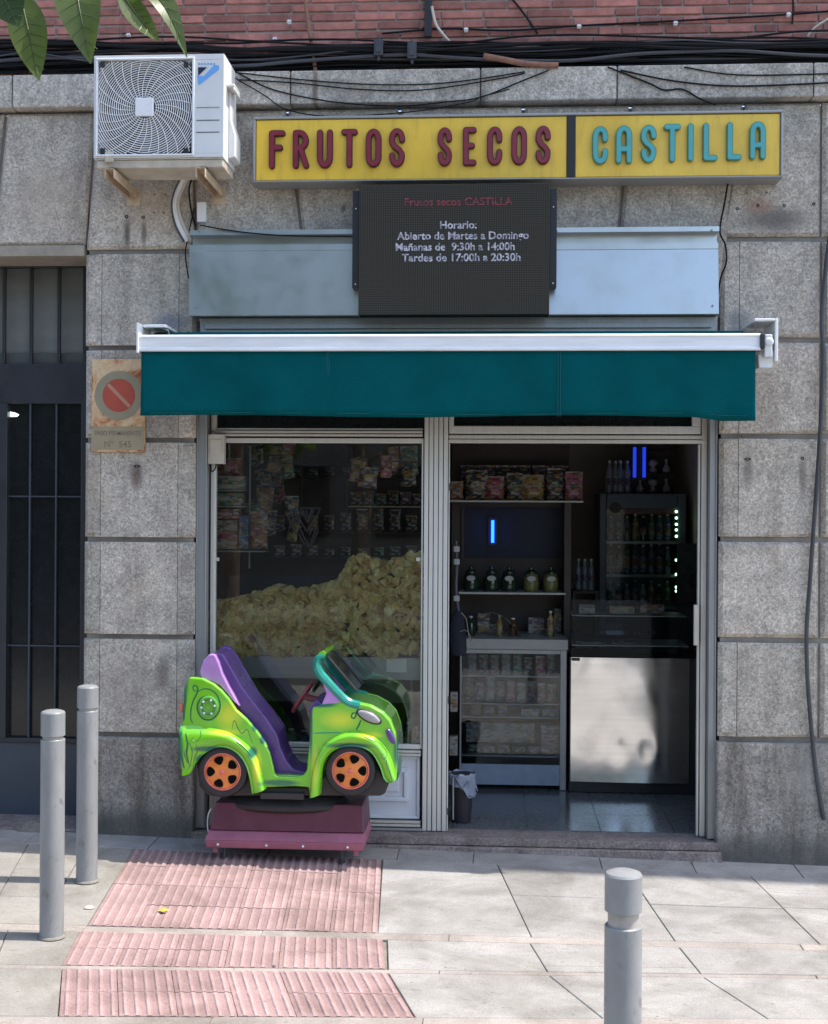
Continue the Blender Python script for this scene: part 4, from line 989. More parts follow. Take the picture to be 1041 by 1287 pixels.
MT['plum']=pbr('plum_plastic',(.115,.030,.052),.42,var=.2,scale=7,bmp=.1)
MT['plum2']=pbr('plum_edge',(.33,.11,.16),.45,var=.2,scale=9)
MT['rim']=pbr('rim_orange',(.78,.23,.045),.3,var=.3,scale=14,coat=.4)
MT['rimpink']=pbr('rim_pink',(.80,.17,.13),.3,var=.3,coat=.4)
rear=[(238,851),(255,852.7),(269,859.7),(278.3,867.5),(287.7,878.3),(297,892.3),(309.4,903.2),(321.8,917.2),(332.7,932.7),(339,946.7),(343.6,965.3),(345,973),(349,976),(370,977),(381,975),(385.5,968.4),(388.6,934),(390.2,897),(393.3,889),(404,885.3),(435.2,881.5),(447.7,883),(466,887),(482,896),(491,906),(497,922),(499.5,940),(499,960),(498.5,979)]
bottom=[(492.7,983),(485,981),(478.7,963.8),(469.4,946.7),(457,939.5),(440,937.4),(424.4,940.5),(413.5,948),(407.3,959),(405,977.8),(403.4,998),(401,1001),(389.4,1002),(388,990),(370,988.6),(334,990),(318.7,997),(315.6,993),(314,973),(306.3,956),(295.4,943.6),(280,938),(264,942),(253.5,951),(245.7,960.7),(239.5,971.5),(231.7,973.9),(227,965),(224,950),(224,928),(228.6,911),(230,887.7),(231.7,864)]
outl=[k_(*p) for p in rear+bottom]
m=MB(); m.prism(outl,YN,YN+.035); m.prism([(x,z) for x,z in outl],YFa-.035,YFa)
hood=[k_(*p) for p in [(390.2,897),(393.3,889),(404,885.3),(435.2,881.5),(447.7,883),(466,887),(482,896),(491,906),(497,922),(499.5,940),(499,960),(498.5,975),(490,975),(475,935),(440,928),(395,935)]]
m.prism(hood,YN+.0352,YFa-.0352)
tail=[k_(*p) for p in [(238,853),(252,855),(262,880),(262,930),(232,965),(227,950),(228,911),(231,888),(232,864)]]
m.prism(tail,YN+.0352,YFa-.0352)
m.prism([k_(*p) for p in [(343,976),(389,977),(389,988),(343,989)]],YN+.0352,YFa-.0352)
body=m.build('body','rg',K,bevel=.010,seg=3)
# bulging mudguards
def fender(outer,inner,bul,name):
    m=MB(); n=28; mt=9
    def resamp(P):
        P=smoothpath([Vector((p[0],p[1],0)) for p in P],8); ls=[0]
        for i in range(1,len(P)): ls.append(ls[-1]+(P[i]-P[i-1]).length)
        out=[]
        for k in range(n+1):
            s=ls[-1]*k/n; i=max(j for j in range(len(ls)) if ls[j]<=s+1e-9); i=min(i,len(P)-2)
            t=(s-ls[i])/max(1e-9,ls[i+1]-ls[i]); out.append(P[i].lerp(P[i+1],t))
        return out
    A_,B_2=resamp(outer),resamp(inner); vs=[]
    for i in range(n+1):
        for j in range(mt+1):
            t=j/mt; p=A_[i].lerp(B_2[i],t); x,z=k_(p.x,p.y)
            h=math.sin(math.pi*(t**.75))**.6 if 0<t<1 else 0
            if j==mt: h=.55
            e=1.0
            vs.append((x,YN-.001-bul*h*e,z))
    fs=[(i*(mt+1)+j,i*(mt+1)+j+1,(i+1)*(mt+1)+j+1,(i+1)*(mt+1)+j) for i in range(n) for j in range(mt)]
    o=len(vs)
    for i in range(n+1):
        x,z=vs[i*(mt+1)+mt][0],vs[i*(mt+1)+mt][2]; vs.append((x,YN+.03,z))
    fs+=[(i*(mt+1)+mt,o+i,o+i+1,(i+1)*(mt+1)+mt) for i in range(n)]
    fs+=[tuple(range(mt,-1,-1)),tuple(n*(mt+1)+j for j in range(mt+1))]
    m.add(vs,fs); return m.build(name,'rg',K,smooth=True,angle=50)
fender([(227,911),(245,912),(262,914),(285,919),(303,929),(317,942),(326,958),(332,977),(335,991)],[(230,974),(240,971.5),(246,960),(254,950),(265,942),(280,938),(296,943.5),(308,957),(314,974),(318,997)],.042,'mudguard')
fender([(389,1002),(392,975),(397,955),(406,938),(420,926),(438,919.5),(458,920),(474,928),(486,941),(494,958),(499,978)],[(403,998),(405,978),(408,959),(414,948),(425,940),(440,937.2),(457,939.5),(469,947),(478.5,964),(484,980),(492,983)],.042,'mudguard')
# painted line work (thin raised lines) and leaf patches
from mathutils.bvhtree import BVHTree
def _bvh():
    vs=[];fs=[]
    for ob in [body]+[o_ for o_ in K.children if o_.name.startswith('mudguard')]:
        off=len(vs); vs+=[v_.co.copy() for v_ in ob.data.vertices]; fs+=[tuple(i_+off for i_ in p_.vertices) for p_ in ob.data.polygons]
    return BVHTree.FromPolygons(vs,fs)
BV=_bvh()
def line(pts,Y,r=.0042,mat='rtrim',name='painted_line'):
    out=[]
    for p in smoothpath([Vector((p[0],p[1],0)) for p in pts],8):
        q=at(p.x,p.y,Y); h=BV.ray_cast(Vector((q.x,-2,q.z)),Vector((0,1,0)))
        if h[0] is None or h[0].y>YN+.02: continue
        out.append(Vector((q.x,h[0].y-.0004,q.z)))
    m=MB(); n_=len(out)
    if n_<2: return None
    m.tube(out,[r*(.35+.65*math.sin(math.pi*i_/(n_-1))**.5) for i_ in range(n_)],6,flat=.28,up=(0,1,0)); return m.build(name,mat,body,smooth=True)
c3=lambda x,y:(210+x/6.4375,810+y/6.4375)
c4=lambda x,y:(370+x/6.4375,810+y/6.4375)
line([c3(*p) for p in [(245,380),(215,370),(212,340),(235,335),(250,360),(240,400),(215,450),(195,520),(192,600),(210,640)]],YN-.0005)
line([c3(*p) for p in [(245,385),(300,360),(360,370),(410,420),(430,500),(405,570),(350,610),(290,600),(252,550),(245,490),(275,435),(330,415)]],YN-.0005)
line([c3(*p) for p in [(525,695),(545,615),(580,690),(610,720),(650,690),(690,800)]],YN-.0005,.002)
line([c3(*p) for p in [(225,680),(265,700),(268,750),(235,785),(205,770),(215,745)]],YN-.040,.0022)
line([c3(*p) for p in [(180,790),(205,860),(190,960),(170,1010)]],YN-.036,.002); line([c3(*p) for p in [(140,850),(150,920),(185,990)]],YN-.034,.002)
line([c3(*p) for p in [(120,700),(112,800),(125,900),(140,1000)]],YN-.020,.006); line([c3(*p) for p in [(150,720),(170,800),(160,880),(175,960)]],YN-.034,.005); line([c3(*p) for p in [(145,350),(150,430),(140,520),(135,620)]],YN-.0005,.007); line([c3(*p) for p in [(560,790),(610,830),(650,870),(690,920)]],YN-.043,.004)
line([c3(*p) for p in [(235,800),(245,860),(215,930),(205,1000)]],YN-.038,.002)
line([c4(*p) for p in [(150,718),(250,716),(370,714)]],YN-.0008,.0032,'tealp')
line([c4(*p) for p in [(500,560),(475,555),(462,585),(485,598),(500,570),(505,540),(520,530)]],YN-.0005)
line([c4(*p) for p in [(540,610),(520,660),(500,690)]],YN-.0005)
line([c4(*p) for p in [(500,705),(560,745),(620,775),(680,800),(720,840),(745,880),(740,915),(715,925),(702,905),(720,885)]],YN-.0435,.002)
line([c4(*p) for p in [(745,930),(750,980),(775,1040),(790,1090)]],YN-.040,.002)
# lamp ring on the rear quarter
m=MB(); q=at(*c3(335,505),YN); pts=[(q.x+.046*math.cos(R(t)),YN-.004,q.z+.050*math.sin(R(t))) for t in range(0,361,15)]
m.tube(pts,.009,8,False); pts=[(q.x+.024*math.cos(R(t)),YN-.004,q.z+.027*math.sin(R(t))) for t in range(0,361,15)]; m.tube(pts,.007,8,False)
lr=m.build('lamp_ring',pbr('ring_green',(.10,.36,.05),.3,coat=.4),K,smooth=True)
for a0 in (10,65,135,185,235,300):
    p=(q.x+.036*math.cos(R(a0)),YN-.010,q.z+.039*math.sin(R(a0))); MB().lathe([(.007,0),(.006,-.004),(.002,-.006)],p,10,'y').build('bulb','white',lr,smooth=True)
# headlight, front mark, tail lamp
def oval(px,py,rx,rz,rot,Y,h,mat,name,par=K):
    q=at(px,py,Y); m=MB(); vs=[]; fs=[]; S_=28; lev=[(1,0),(.97,-.5),(.7,-.85),(.35,-1),(.01,-1.02)]
    for s_,d in lev:
        for k in range(S_):
            t=2*math.pi*k/S_; a_,b_=rx*s_*math.cos(t),rz*s_*math.sin(t); vs.append((q.x+a_*math.cos(rot)-b_*math.sin(rot),Y+h*d,q.z+a_*math.sin(rot)+b_*math.cos(rot)))
    for i in range(len(lev)-1):
        for k in range(S_): fs.append((i*S_+k,i*S_+(k+1)%S_,(i+1)*S_+(k+1)%S_,(i+1)*S_+k))
    m.add(vs,fs); return m.build(name,mat,par,smooth=True,angle=80)
hl=oval(*c4(605,585),.073,.030,R(-25),YN-.0005,.010,'black','headlight')
oval(*c4(605,585),.064,.023,R(-25),YN-.010,.010,pbr('headlight_lens',(.33,.31,.32),.15,var=.2,coat=.5),'lens',hl)
oval(*c4(780,745),.018,.045,R(28),YN-.012,.010,'purple','front_mark'); oval(*c3(120,510),.010,.03,0,YN+.03,.01,'rimpink','tail_lamp')
m=MB(); m.box(k_(494,0)[0],k_(502,0)[0]+.012,YN+.08,YFa-.08,k_(0,975)[1],k_(0,925)[1]); m.build('front_bumper','rtrim',K,bevel=.008)
# chassis
m=MB(); m.prism([k_(*p,YN+.03) for p in [(246,960),(262,940),(300,940),(318,975),(330,990),(388,990),(408,975),(415,945),(455,938),(480,975),(488,984),(484,998),(478,1001),(262,1001),(250,990)]],YN+.036,YFa-.036)
m.build('chassis','rdark',K,bevel=.012,seg=3)
MB().box(k_(333,0)[0],k_(388,0)[0],YN+.005,YN+.034,k_(0,998)[1],k_(0,990.5)[1]).build('side_step','rdark',K,bevel=.004)
# wheels
for px,py in ((280,970),(440.8,968.5)):
    q=at(px,py,YN); c=(q.x,YN+.02,q.z); rt=.136
    ty=MB().lathe([(rt-.03,.055),(rt,.05),(rt,-.01),(rt-.008,-.024),(rt-.022,-.029),(.098,-.024),(.096,-.016)],c,44,'y').build('wheel','blackr',K,smooth=True,angle=40)
    MB().lathe([(.099,-.012),(.099,-.024),(.094,-.027),(.090,-.022),(.090,-.016),(.09,.02)],c,44,'y').build('rim_ring','rimpink',ty,smooth=True,angle=40)
    r2=MB().lathe([(.0895,-.010),(.0895,-.018),(.05,-.024),(.028,-.030),(.001,-.031)],c,44,'y').build('rim','rim',ty,smooth=True,angle=30)
    m=MB(); rot=18 if px<300 else -18
    for k in range(5):
        t=R(90+rot+72*k); cx,cz=c[0]+.061*math.cos(t),c[2]+.061*math.sin(t); vs=[]; S_=18
        for j in range(S_):
            u=2*math.pi*j/S_; a_,b_=.0225*math.cos(u),.0275*math.sin(u)*(1+.45*math.cos(u))*(.86); 
            vs.append((cx+a_*math.cos(t)-b_*math.sin(t),0,cz+a_*math.sin(t)+b_*math.cos(t)))
        MB().prism([(v_[0],v_[2]) for v_ in vs],c[1]-.0275,c[1]-.012).build('wheel_opening','matte',ty,bevel=.001)
    MB().lathe([(.014,-.030),(.013,-.038),(.006,-.042),(.001,-.043)],c,20,'y').build('hub_cap','rimpink',ty,smooth=True,angle=50)
# seat
seat=[(262,824),(270,821),(279,823),(290,842),(303,865),(318,885),(334,905),(347,925),(352,943),(359,958),(368,969),(386,973),(390,978),(345,978),(338,948),(318,915),(290,885),(268,868),(252,856),(249,845),(252,832)]
m=MB(); m.prism([k_(*p,YN+.05) for p in seat],YN+.085,YFa-.085); m.build('seat','purple',K,bevel=.02,seg=4)
bol=[(253,832),(261,823),(268,823),(273,833),(278,848),(286,864),(294,878),(300,890),(292,884),(283,873),(274,863),(264,858),(251,856),(249,845)]
m=MB(); m.prism([k_(*p) for p in bol],YN+.036,YN+.084); m.build('seat_bolster','lilac',K,bevel=.018,seg=4)
bol2=[(253,832),(262,820),(272,820),(280,830),(296,858),(312,884),(332,908),(344,925),(350,950),(345,975),(330,940),(300,900),(264,862),(251,856)]
m=MB(); m.prism([k_(*p) for p in bol2],YFa-.084,YFa-.036); m.build('seat_bolster','purple',K,bevel=.018,seg=4)
# dash, windscreen, steering wheel
m=MB(); m.prism([k_(*p) for p in [(404,886),(410,872),(405,858),(401,846),(406,845),(420,862),(434,880),(436,884)]],YN+.004,YN+.034); m.build('windscreen_cheek','lilac',K,bevel=.008,seg=3); m=MB(); m.prism([k_(*p) for p in [(404,886),(410,872),(401,846),(406,845),(434,880)]],YFa-.034,YFa-.004); m.build('windscreen_cheek','lilac',K,bevel=.008,seg=3)
for y in (YN+.02,YFa-.02):
    m=MB(); P=[at(p[0],p[1],YN) for p in [(407,824),(400,827),(397.5,836),(401,846),(413,860),(426,874),(438,884),(452,888)]]
    P=smoothpath([Vector((p.x,y,p.z)) for p in P],6); m.tube(P,[.013+.013*min(1,i/16) for i in range(len(P))],10); m.build('windscreen_post','tealp',K,smooth=True)
P=at(407,822,YN); m=MB(); m.tube([(P.x-.012,YN+.01,P.z-.006),(P.x-.012,YFa-.01,P.z-.006)],.018,14); m.build('windscreen_top','rg',K,smooth=True)
m=MB(); a=at(409,828,YN); b=at(446,872,YN); d=Vector((b.x-a.x,b.z-a.z)).normalized(); nn=(-d.y*.006,d.x*.006)
m.prism([(a.x,a.z),(b.x,b.z),(b.x+nn[0],b.z+nn[1]),(a.x+nn[0],a.z+nn[1])],YN+.045,YFa-.045); m.build('windscreen','darkglass',K,bevel=.002)
m=MB()
for y in (YN+.05,YFa-.05): m.tube([(a.x+nn[0]*1.5,y,a.z+nn[1]*1.5),(b.x+nn[0]*1.5,y,b.z+nn[1]*1.5)],.006,8)
m.build('windscreen_seal','blackr',K,smooth=True)
m=MB(); m.prism([k_(*p) for p in [(404,886),(398,880),(392,884),(386,893),(390,905),(400,925),(436,925),(440,886)]],YN+.037,YFa-.037); m.build('dashboard','purple',K,bevel=.012,seg=3)
q0=at(380,876,YN+.18); dv=Vector((at(394,856,YN+.18).x-at(367,896,YN+.18).x,0,at(394,856,YN+.18).z-at(367,896,YN+.18).z)).normalized(); nv=Vector((0,1,0)).cross(dv)
m=MB(); yc=(YN+YFa)/2; pts=[Vector((q0.x,yc,q0.z))+dv*.095*math.cos(R(t))+Vector((0,1,0))*.095*math.sin(R(t)) for t in range(0,361,12)]
m.tube(pts,.010,8,False)
for t in (30,150,270): m.tube([Vector((q0.x,yc,q0.z)),Vector((q0.x,yc,q0.z))+dv*.095*math.cos(R(t))+Vector((0,1,0))*.095*math.sin(R(t))],.008,6)
m.tube([Vector((q0.x,yc,q0.z)),at(400,888,YN)*1.0+Vector((0,yc-YN,0))],.018,10)
m.build('steering_wheel',pbr('wheel_maroon',(.16,.02,.03),.35,coat=.3),K,smooth=True)
# base
q=at(357,1008,YN+.1)
MB().lathe([(.30,-.035),(.34,-.02),(.35,0),(.33,.02),(.28,.045)],(q.x,(YN+YFa)/2+.02,q.z-.02),36,sx=1,sy=.52).build('bellows','blackr',K,smooth=True)
yb=-.40
b0,b1=xz(266,1030,yb)[0],xz(458,1030,yb)[0]; zt1,zt2=xz(360,1012,yb)[1],xz(360,1044,yb)[1]
m=MB(); 
def frust(mb,x0,x1,y0,y1,z0,X0,X1,Y0,Y1,z1,mm=None):
    mb.add([(x0,y0,z0),(x1,y0,z0),(x1,y1,z0),(x0,y1,z0),(X0,Y0,z1),(X1,Y0,z1),(X1,Y1,z1),(X0,Y1,z1)],[(0,3,2,1),(4,5,6,7),(0,1,5,4),(1,2,6,5),(2,3,7,6),(3,0,4,7)],mm)
frust(m,b0-.012,b1,-.385,-.06,zt2-.01,b0+.012,b1-.01,-.36,-.08,zt1)
m.build('base','plum',K,bevel=.008,seg=3)
m=MB(); zt3=xz(360,1068,-.43)[1]; zm=xz(360,1058,-.43)[1]
frust(m,b0-.030,b1+.006,-.435,-.05,zm,b0-.018,b1-.002,-.39,-.06,zt2-.012); 
frust(m,b0-.022,b1-.002,-.425,-.055,zt3,b0-.030,b1+.006,-.435,-.05,zm-.001)
m.build('base_skirt','plum2',K,bevel=.004,seg=2)
for px in (274,335,381,437):
    p=at(px,1062,-.43); MB().lathe([(.007,0),(.006,-.006),(.001,-.008)],(p.x,-.4325,zm-.022),10,'y').build('bolt','white',K)
for px in (282,430):
    for y in (-.38,-.10):
        p=at(px,1070,-.38); zg=gz(p.x,y); MB().lathe([(.018,0.001),(.018,.014),(.008,.016),(.008,zt3-zg+.002)],(p.x,y,zg),12).build('foot','cablegrey',K,smooth=True)
for px in (271,448):
    p=at(px,1070,-.40); MB().box(p.x-.013,p.x+.013,-.41,-.39,zt3-.03,zt3+.002).build('tab','plum2',K,bevel=.002)
MB().tube(path([(266,1016,-.3),(262,1024,-.3),(261,1040,-.3),(264,1050,-.3)],-.3),.004,6).build('power_cord','white',K,smooth=True)
tag(MB().box(k_(467,0)[0]+.0,k_(467,0)[0]+.012,-.30,-.14,zt2-.04,zt1-.02).build('side_plate','rdark',K,bevel=.003)) if False else None

# ================================================================== CRISPS IN THE WINDOW
hp=[(262,762),(285,760),(300,757),(318,752),(332,748),(345,742),(362,743),(380,747),(400,742),(415,738),(430,731),(438,716),(444,706),(455,702),(466,706),(480,711),(500,708),(515,701),(534,700)]
YH0=.185; YH1=.60
hx=[xz(p[0],p[1],.36)[0] for p in hp]; hz=[xz(p[0],p[1],.36)[1] for p in hp]; zcb=xz(400,825,.19)[1]
def heap(x,y):
    x=min(max(x,hx[0]),hx[-1]-1e-6); i=max(j for j in range(len(hx)) if hx[j]<=x); i=min(i,len(hx)-2)
    t=(x-hx[i])/(hx[i+1]-hx[i]); top=hz[i]*(1-t)+hz[i+1]*t
    f=min(1,max(0,(y-YH0)/.10)); return zcb+(top-zcb)*(f**.45)*(1-max(0,(y-.40))*.25)
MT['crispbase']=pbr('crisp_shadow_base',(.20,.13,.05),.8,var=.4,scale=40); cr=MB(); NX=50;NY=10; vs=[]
for j in range(NY+1):
    for i in range(NX+1):
        x=hx[0]+(hx[-1]-hx[0])*i/NX; y=YH0+.035+(YH1-YH0)*j/NY; vs.append((x,y+.02,heap(x,y-.03)-.035))
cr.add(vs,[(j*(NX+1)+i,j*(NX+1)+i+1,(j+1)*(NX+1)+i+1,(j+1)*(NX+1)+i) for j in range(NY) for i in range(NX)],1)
def chip(c,nrm,r):
    nrm=nrm.normalized(); a=nrm.orthogonal().normalized(); a.rotate(Matrix.Rotation(rnd.uniform(0,6.28),3,nrm)); b=nrm.cross(a)
    vs=[c+nrm*.0]; cu=rnd.uniform(-.35,.35); cw=rnd.uniform(-.35,.35); S_=9; ex=rnd.uniform(.75,1)
    for s_ in (.55,1.):
        for k in range(S_):
            t=2*math.pi*k/S_; u,v=math.cos(t)*r*s_,math.sin(t)*r*s_*ex; 
            if s_==1: u*=rnd.uniform(.9,1.08); v*=rnd.uniform(.9,1.08)
            vs.append(c+a*u+b*v+nrm*((cu*u*u-cw*v*v)/r+rnd.uniform(-.001,.001)))
    fs=[(0,1+k,1+(k+1)%S_) for k in range(S_)]+[(1+k,1+S_+k,1+S_+(k+1)%S_,1+(k+1)%S_) for k in range(S_)]
    cr.add(vs,fs,0)
for q_ in range(1900):
    x=rnd.uniform(hx[0],hx[-1]); topz=heap(x,.40)
    if q_<1500:
        fr_=rnd.random(); y=YH0+.006+.10*fr_**2.5+rnd.random()*.02; z=zcb+.008+fr_*(topz-zcb-.006)+(rnd.uniform(-.006,.016) if fr_>.93 else 0)
    else:
        y=YH0+.10+rnd.random()*.15; z=topz+rnd.uniform(-.012,.014)
    nrm=Vector((rnd.uniform(-.9,.9),-1.0+rnd.uniform(-.3,.8),rnd.uniform(-.4,1.2)))
    chip(Vector((x,y,z)),nrm,rnd.uniform(.023,.036))
def crisp_mat():
    m,nt,b=_new('crisp'); v=coords(nt); n=noise(nt,40,3,.6,v)
    c=ramp(nt,island(nt),[(0,(.50,.28,.07)),(.2,(.82,.62,.24)),(1,(.93,.84,.42))])
    c=mixc(nt,1,c,ramp(nt,n,[(.3,.75),(.7,1.1)]),'MULTIPLY'); nt.links.new(c,b.inputs[0]); b.inputs['Roughness'].default_value=.5
    tr=nt.nodes.new('ShaderNodeBsdfTranslucent'); nt.links.new(c,tr.inputs[0]); mx=nt.nodes.new('ShaderNodeMixShader'); mx.inputs[0].default_value=.25; o=nt.nodes['Material Output']; nt.links.new(b.outputs[0],mx.inputs[1]); nt.links.new(tr.outputs[0],mx.inputs[2]); nt.links.new(mx.outputs[0],o.inputs[0]); return m
MT['crisp']=crisp_mat()
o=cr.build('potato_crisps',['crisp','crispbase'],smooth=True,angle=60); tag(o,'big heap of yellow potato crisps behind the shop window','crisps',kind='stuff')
CS=thing('crisp_case','aluminium window counter holding the heap of potato crisps','counter',(-.5,.4,0))
wx0,wx1=xz(255,830,.22)[0],xz(536,830,.22)[0]
zc_b=xz(400,853,.22)[1]
MB().box(wx0,wx1,.2,.70,zc_b,zcb-.001).build('counter_band',alu('counter_metal',(.36,.37,.38),.4,.6,(1,1,30)),CS,bevel=.004)
a=xz(486,828,.2);b=xz(511,845,.2); MB().box(a[0],b[0],.197,.1995,b[1],a[1]).build('price_card','white',CS)
MB().box(wx0,wx0+.02,.2,.7,.002,zc_b-.001).build('side_panel','alu_grey',CS); MB().box(wx1-.02,wx1,.2,.7,.002,zc_b-.001).build('side_panel','alu_grey',CS)
m=MB(); m.box(wx0+.021,wx1-.021,.45,.46,xz(400,882,.45)[1],zc_b-.001); m.build('back_panel',pbr('greenish_grey_panel',(.14,.155,.125),.6),CS)
m=MB(); m.box(wx0+.021,wx1-.021,.22,.69,xz(400,938,.3)[1]-.02,xz(400,938,.3)[1]); m.build('lower_shelf','alu_grey',CS,bevel=.002)
MB().box(wx0,wx1,.70,.71,.0,zc_b-.002).build('rear_panel','wall_dk',CS)
for x in (xz(515,870,.4)[0],): MB().box(x,x+.02,.42,.449,xz(400,930,.4)[1],zc_b-.001).build('divider','cream',CS)
# colours for goods
def pack_mat(c):
    m=pbr('pack_colour',c,.35,var=.3,scale=35); nt=m.node_tree; b=nt.nodes['Principled BSDF']; src=b.inputs['Base Color'].links[0].from_socket
    vo=nt.nodes.new('ShaderNodeTexVoronoi'); vo.inputs['Scale'].default_value=34; vo.distance='CHEBYCHEV'; nt.links.new(coords(nt,(1,1,2.2)),vo.inputs['Vector'])
    sp=nt.nodes.new('ShaderNodeSeparateColor'); nt.links.new(vo.outputs['Color'],sp.inputs[0])
    o=mixc(nt,ramp(nt,sp.outputs[0],[(.60,0.),(.62,.75)]),src,(.33,.31,.28)); o=mixc(nt,ramp(nt,sp.outputs[1],[(.66,0.),(.68,.8)]),o,tuple(x*.25 for x in c))
    o=mixc(nt,ramp(nt,sp.outputs[2],[(.84,0.),(.86,.8)]),o,(.30,.16,.04)); nt.links.new(o,b.inputs['Base Color']); return m
GC=[pack_mat(c) for c in ((.30,.05,.09),(.05,.09,.22),(.06,.17,.09),(.34,.25,.08),(.34,.10,.21),(.28,.26,.24),(.09,.06,.12),(.26,.12,.06),(.03,.04,.05),(.09,.19,.22))]
glassy=pbr('bottle_clear',(.20,.24,.27),.12,var=.2,coat=.6,rvar=.02); glassg=pbr('bottle_green',(.018,.040,.024),.15,var=.3,coat=.6,rvar=.02); amber=pbr('bottle_amber',(.12,.05,.02),.15,var=.3,coat=.5,rvar=.02)
def bottle(x,y,z,h,r,mat,lab,grp='bottles in the shop',cap='white',labm=None):
    t=thing('bottle',lab,'bottle',(x,y,z),grp)
    def L_o(mb,nm,mt): 
        o=mb.build(nm,mt,None,smooth=True,angle=45); o.parent=t; return o
    L_o(MB().lathe([(r*.9,0),(r,h*.04),(r,h*.62),(r*.85,h*.7),(r*.38,h*.82),(r*.34,h*.93)],(0,0,0),14),'glass_body',mat)
    L_o(MB().lathe([(r*.42,h*.925),(r*.42,h),(r*.1,h*1.001)],(0,0,0),12),'cap',cap)
    if labm: L_o(MB().lathe([(r*1.02,h*.25),(r*1.02,h*.52)],(0,0,0),14),'paper_label',labm)
    return t
zsh=xz(400,938,.3)[1]+.001
for i,(px,h,r,gi) in enumerate(((338,.13,.016,3),(347,.14,.016,3),(366,.10,.04,9),(383,.09,.045,1),(420,.1,.03,2),(455,.12,.02,2),(492,.15,.018,2),(502,.16,.016,3),(513,.15,.02,2),(523,.12,.016,7))):
    x=xz(px,930,.3)[0]
    bottle(x,.30+.01*(i%2),zsh,h,r,GC[gi],'%s small jar or bottle under the window counter, number %s from the left'%(('yellow','yellow','pale teal','blue','green','green','green','yellow','green','orange')[i],('one','two','three','four','five','six','seven','eight','nine','ten')[i]),'small bottles under the window counter')
# packs as pillow bags
def bag(x,y,z,wd,h,mi,lab,grp,band=None,rz=0.,cat='snack bag'):
    t=thing('snack_bag',lab,cat,(x,y,z),grp); t.rotation_euler=(0,0,rz)
    vs=[];NX_,NZ_=8,8
    for s_ in (-1,1):
        for j in range(NZ_+1):
            for i in range(NX_+1):
                u,v=i/NX_,j/NZ_; b_=(math.sin(math.pi*u)**.5)*(math.sin(math.pi*v)**.6)*.18*wd+.001
                vs.append(((u-.5)*wd*(1-.06*math.sin(math.pi*v)),s_*b_+rnd.uniform(-.002,.002),v*h))
    n=(NX_+1)*(NZ_+1); fs=[]
    for j in range(NZ_):
        for i in range(NX_):
            a_=j*(NX_+1)+i; fs.append((a_,a_+1,a_+NX_+2,a_+NX_+1)); fs.append((n+a_,n+a_+NX_+1,n+a_+NX_+2,n+a_+1))
    o=MB().add(vs,fs).build('pouch',GC[mi] if isinstance(mi,int) else mi,None,smooth=True); o.parent=t
    m_=MB(); m_.lathe([(wd*.26,-.2*wd-.001),(wd*.24,-.2*wd-.002)],(0,0,h*.5),14,'y',sx=1,sy=.8); o=m_.build('badge',GC[band if band is not None else (mi+4)%10 if isinstance(mi,int) else 3],None); o.parent=t
    m_=MB(); m_.box(-wd*.47,wd*.47,-.004,.004,h*.94,h*1.01); o=m_.build('crimp',GC[5],None); o.parent=t
    return t

# window rack at the left
WR=thing('window_rack','wire rack holding packs at the left side behind the shop window','rack',(-1.1,.3,1.5))
RY=.36
def wx(px,py,Y=RY): return xz(px,py,Y)
x0=wx(262,690)[0]; x1=wx(336,690)[0]
for py,xe in ((616,310),(636,312),(692,336)):
    z=wx(290,py)[1]; MB().box(x0,wx(xe,py)[0],RY-.06,RY+.05,z-.006,z).build('shelf','alu_grey',WR,bevel=.001)
m=MB(); 
for px in (266,312): 
    x=wx(px,650)[0]; m.tube([(x,RY+.05,wx(px,560)[1]),(x,RY+.05,wx(px,715)[1])],.005,6)
m.build('upright','alu_grey',WR)
def packbox(px0,px1,py0,py1,Y,gi,lab,grp,d=.06,stripe=None):
    t=thing('pack',lab,'pack',(xz((px0+px1)/2,py1,Y)[0],Y,xz(px0,py1,Y)[1]),grp)
    a_=xz(px0,py0,Y); b_=xz(px1,py1,Y)
    m_=MB(); m_.box(a_[0],b_[0],Y,Y+d,b_[1],a_[1]); m_.build('carton',GC[gi],t,bevel=.003)
    hh=a_[1]-b_[1]; MB().box(a_[0]+.004,b_[0]-.004,Y-.0015,Y-.0003,b_[1]+hh*.35,b_[1]+hh*.65).build('printed_band',GC[stripe if stripe is not None else (gi+3)%10],t)
    return t
g_='packs on the window rack'
packbox(270,308,598,615,RY-.05,5,'white pack on the top shelf of the window rack',g_,stripe=2)
packbox(270,306,620,635,RY-.05,2,'green pack on the second shelf of the window rack',g_,stripe=5)
packbox(270,300,640,652,RY-.05,0,'pink and white pack on top of the stack on the lowest rack shelf',g_,stripe=5)
packbox(270,298,654,690,RY-.05,5,'tall pale pack on the lowest shelf of the window rack',g_,stripe=0)
packbox(301,312,648,690,RY-.05,1,'narrow blue pack beside the tall pale pack on the window rack',g_,stripe=9)
bag(wx(325,690,.38)[0],.38,wx(325,690)[1]+.001,.11,.22,7,'brownish snack bag at the right end of the lowest rack shelf','bags behind the window',0)
bag(wx(288,590,.38)[0]+.0,.40,wx(288,597,.4)[1],.14,.10,0,'red snack bag at the top left corner behind the window','bags behind the window',0)
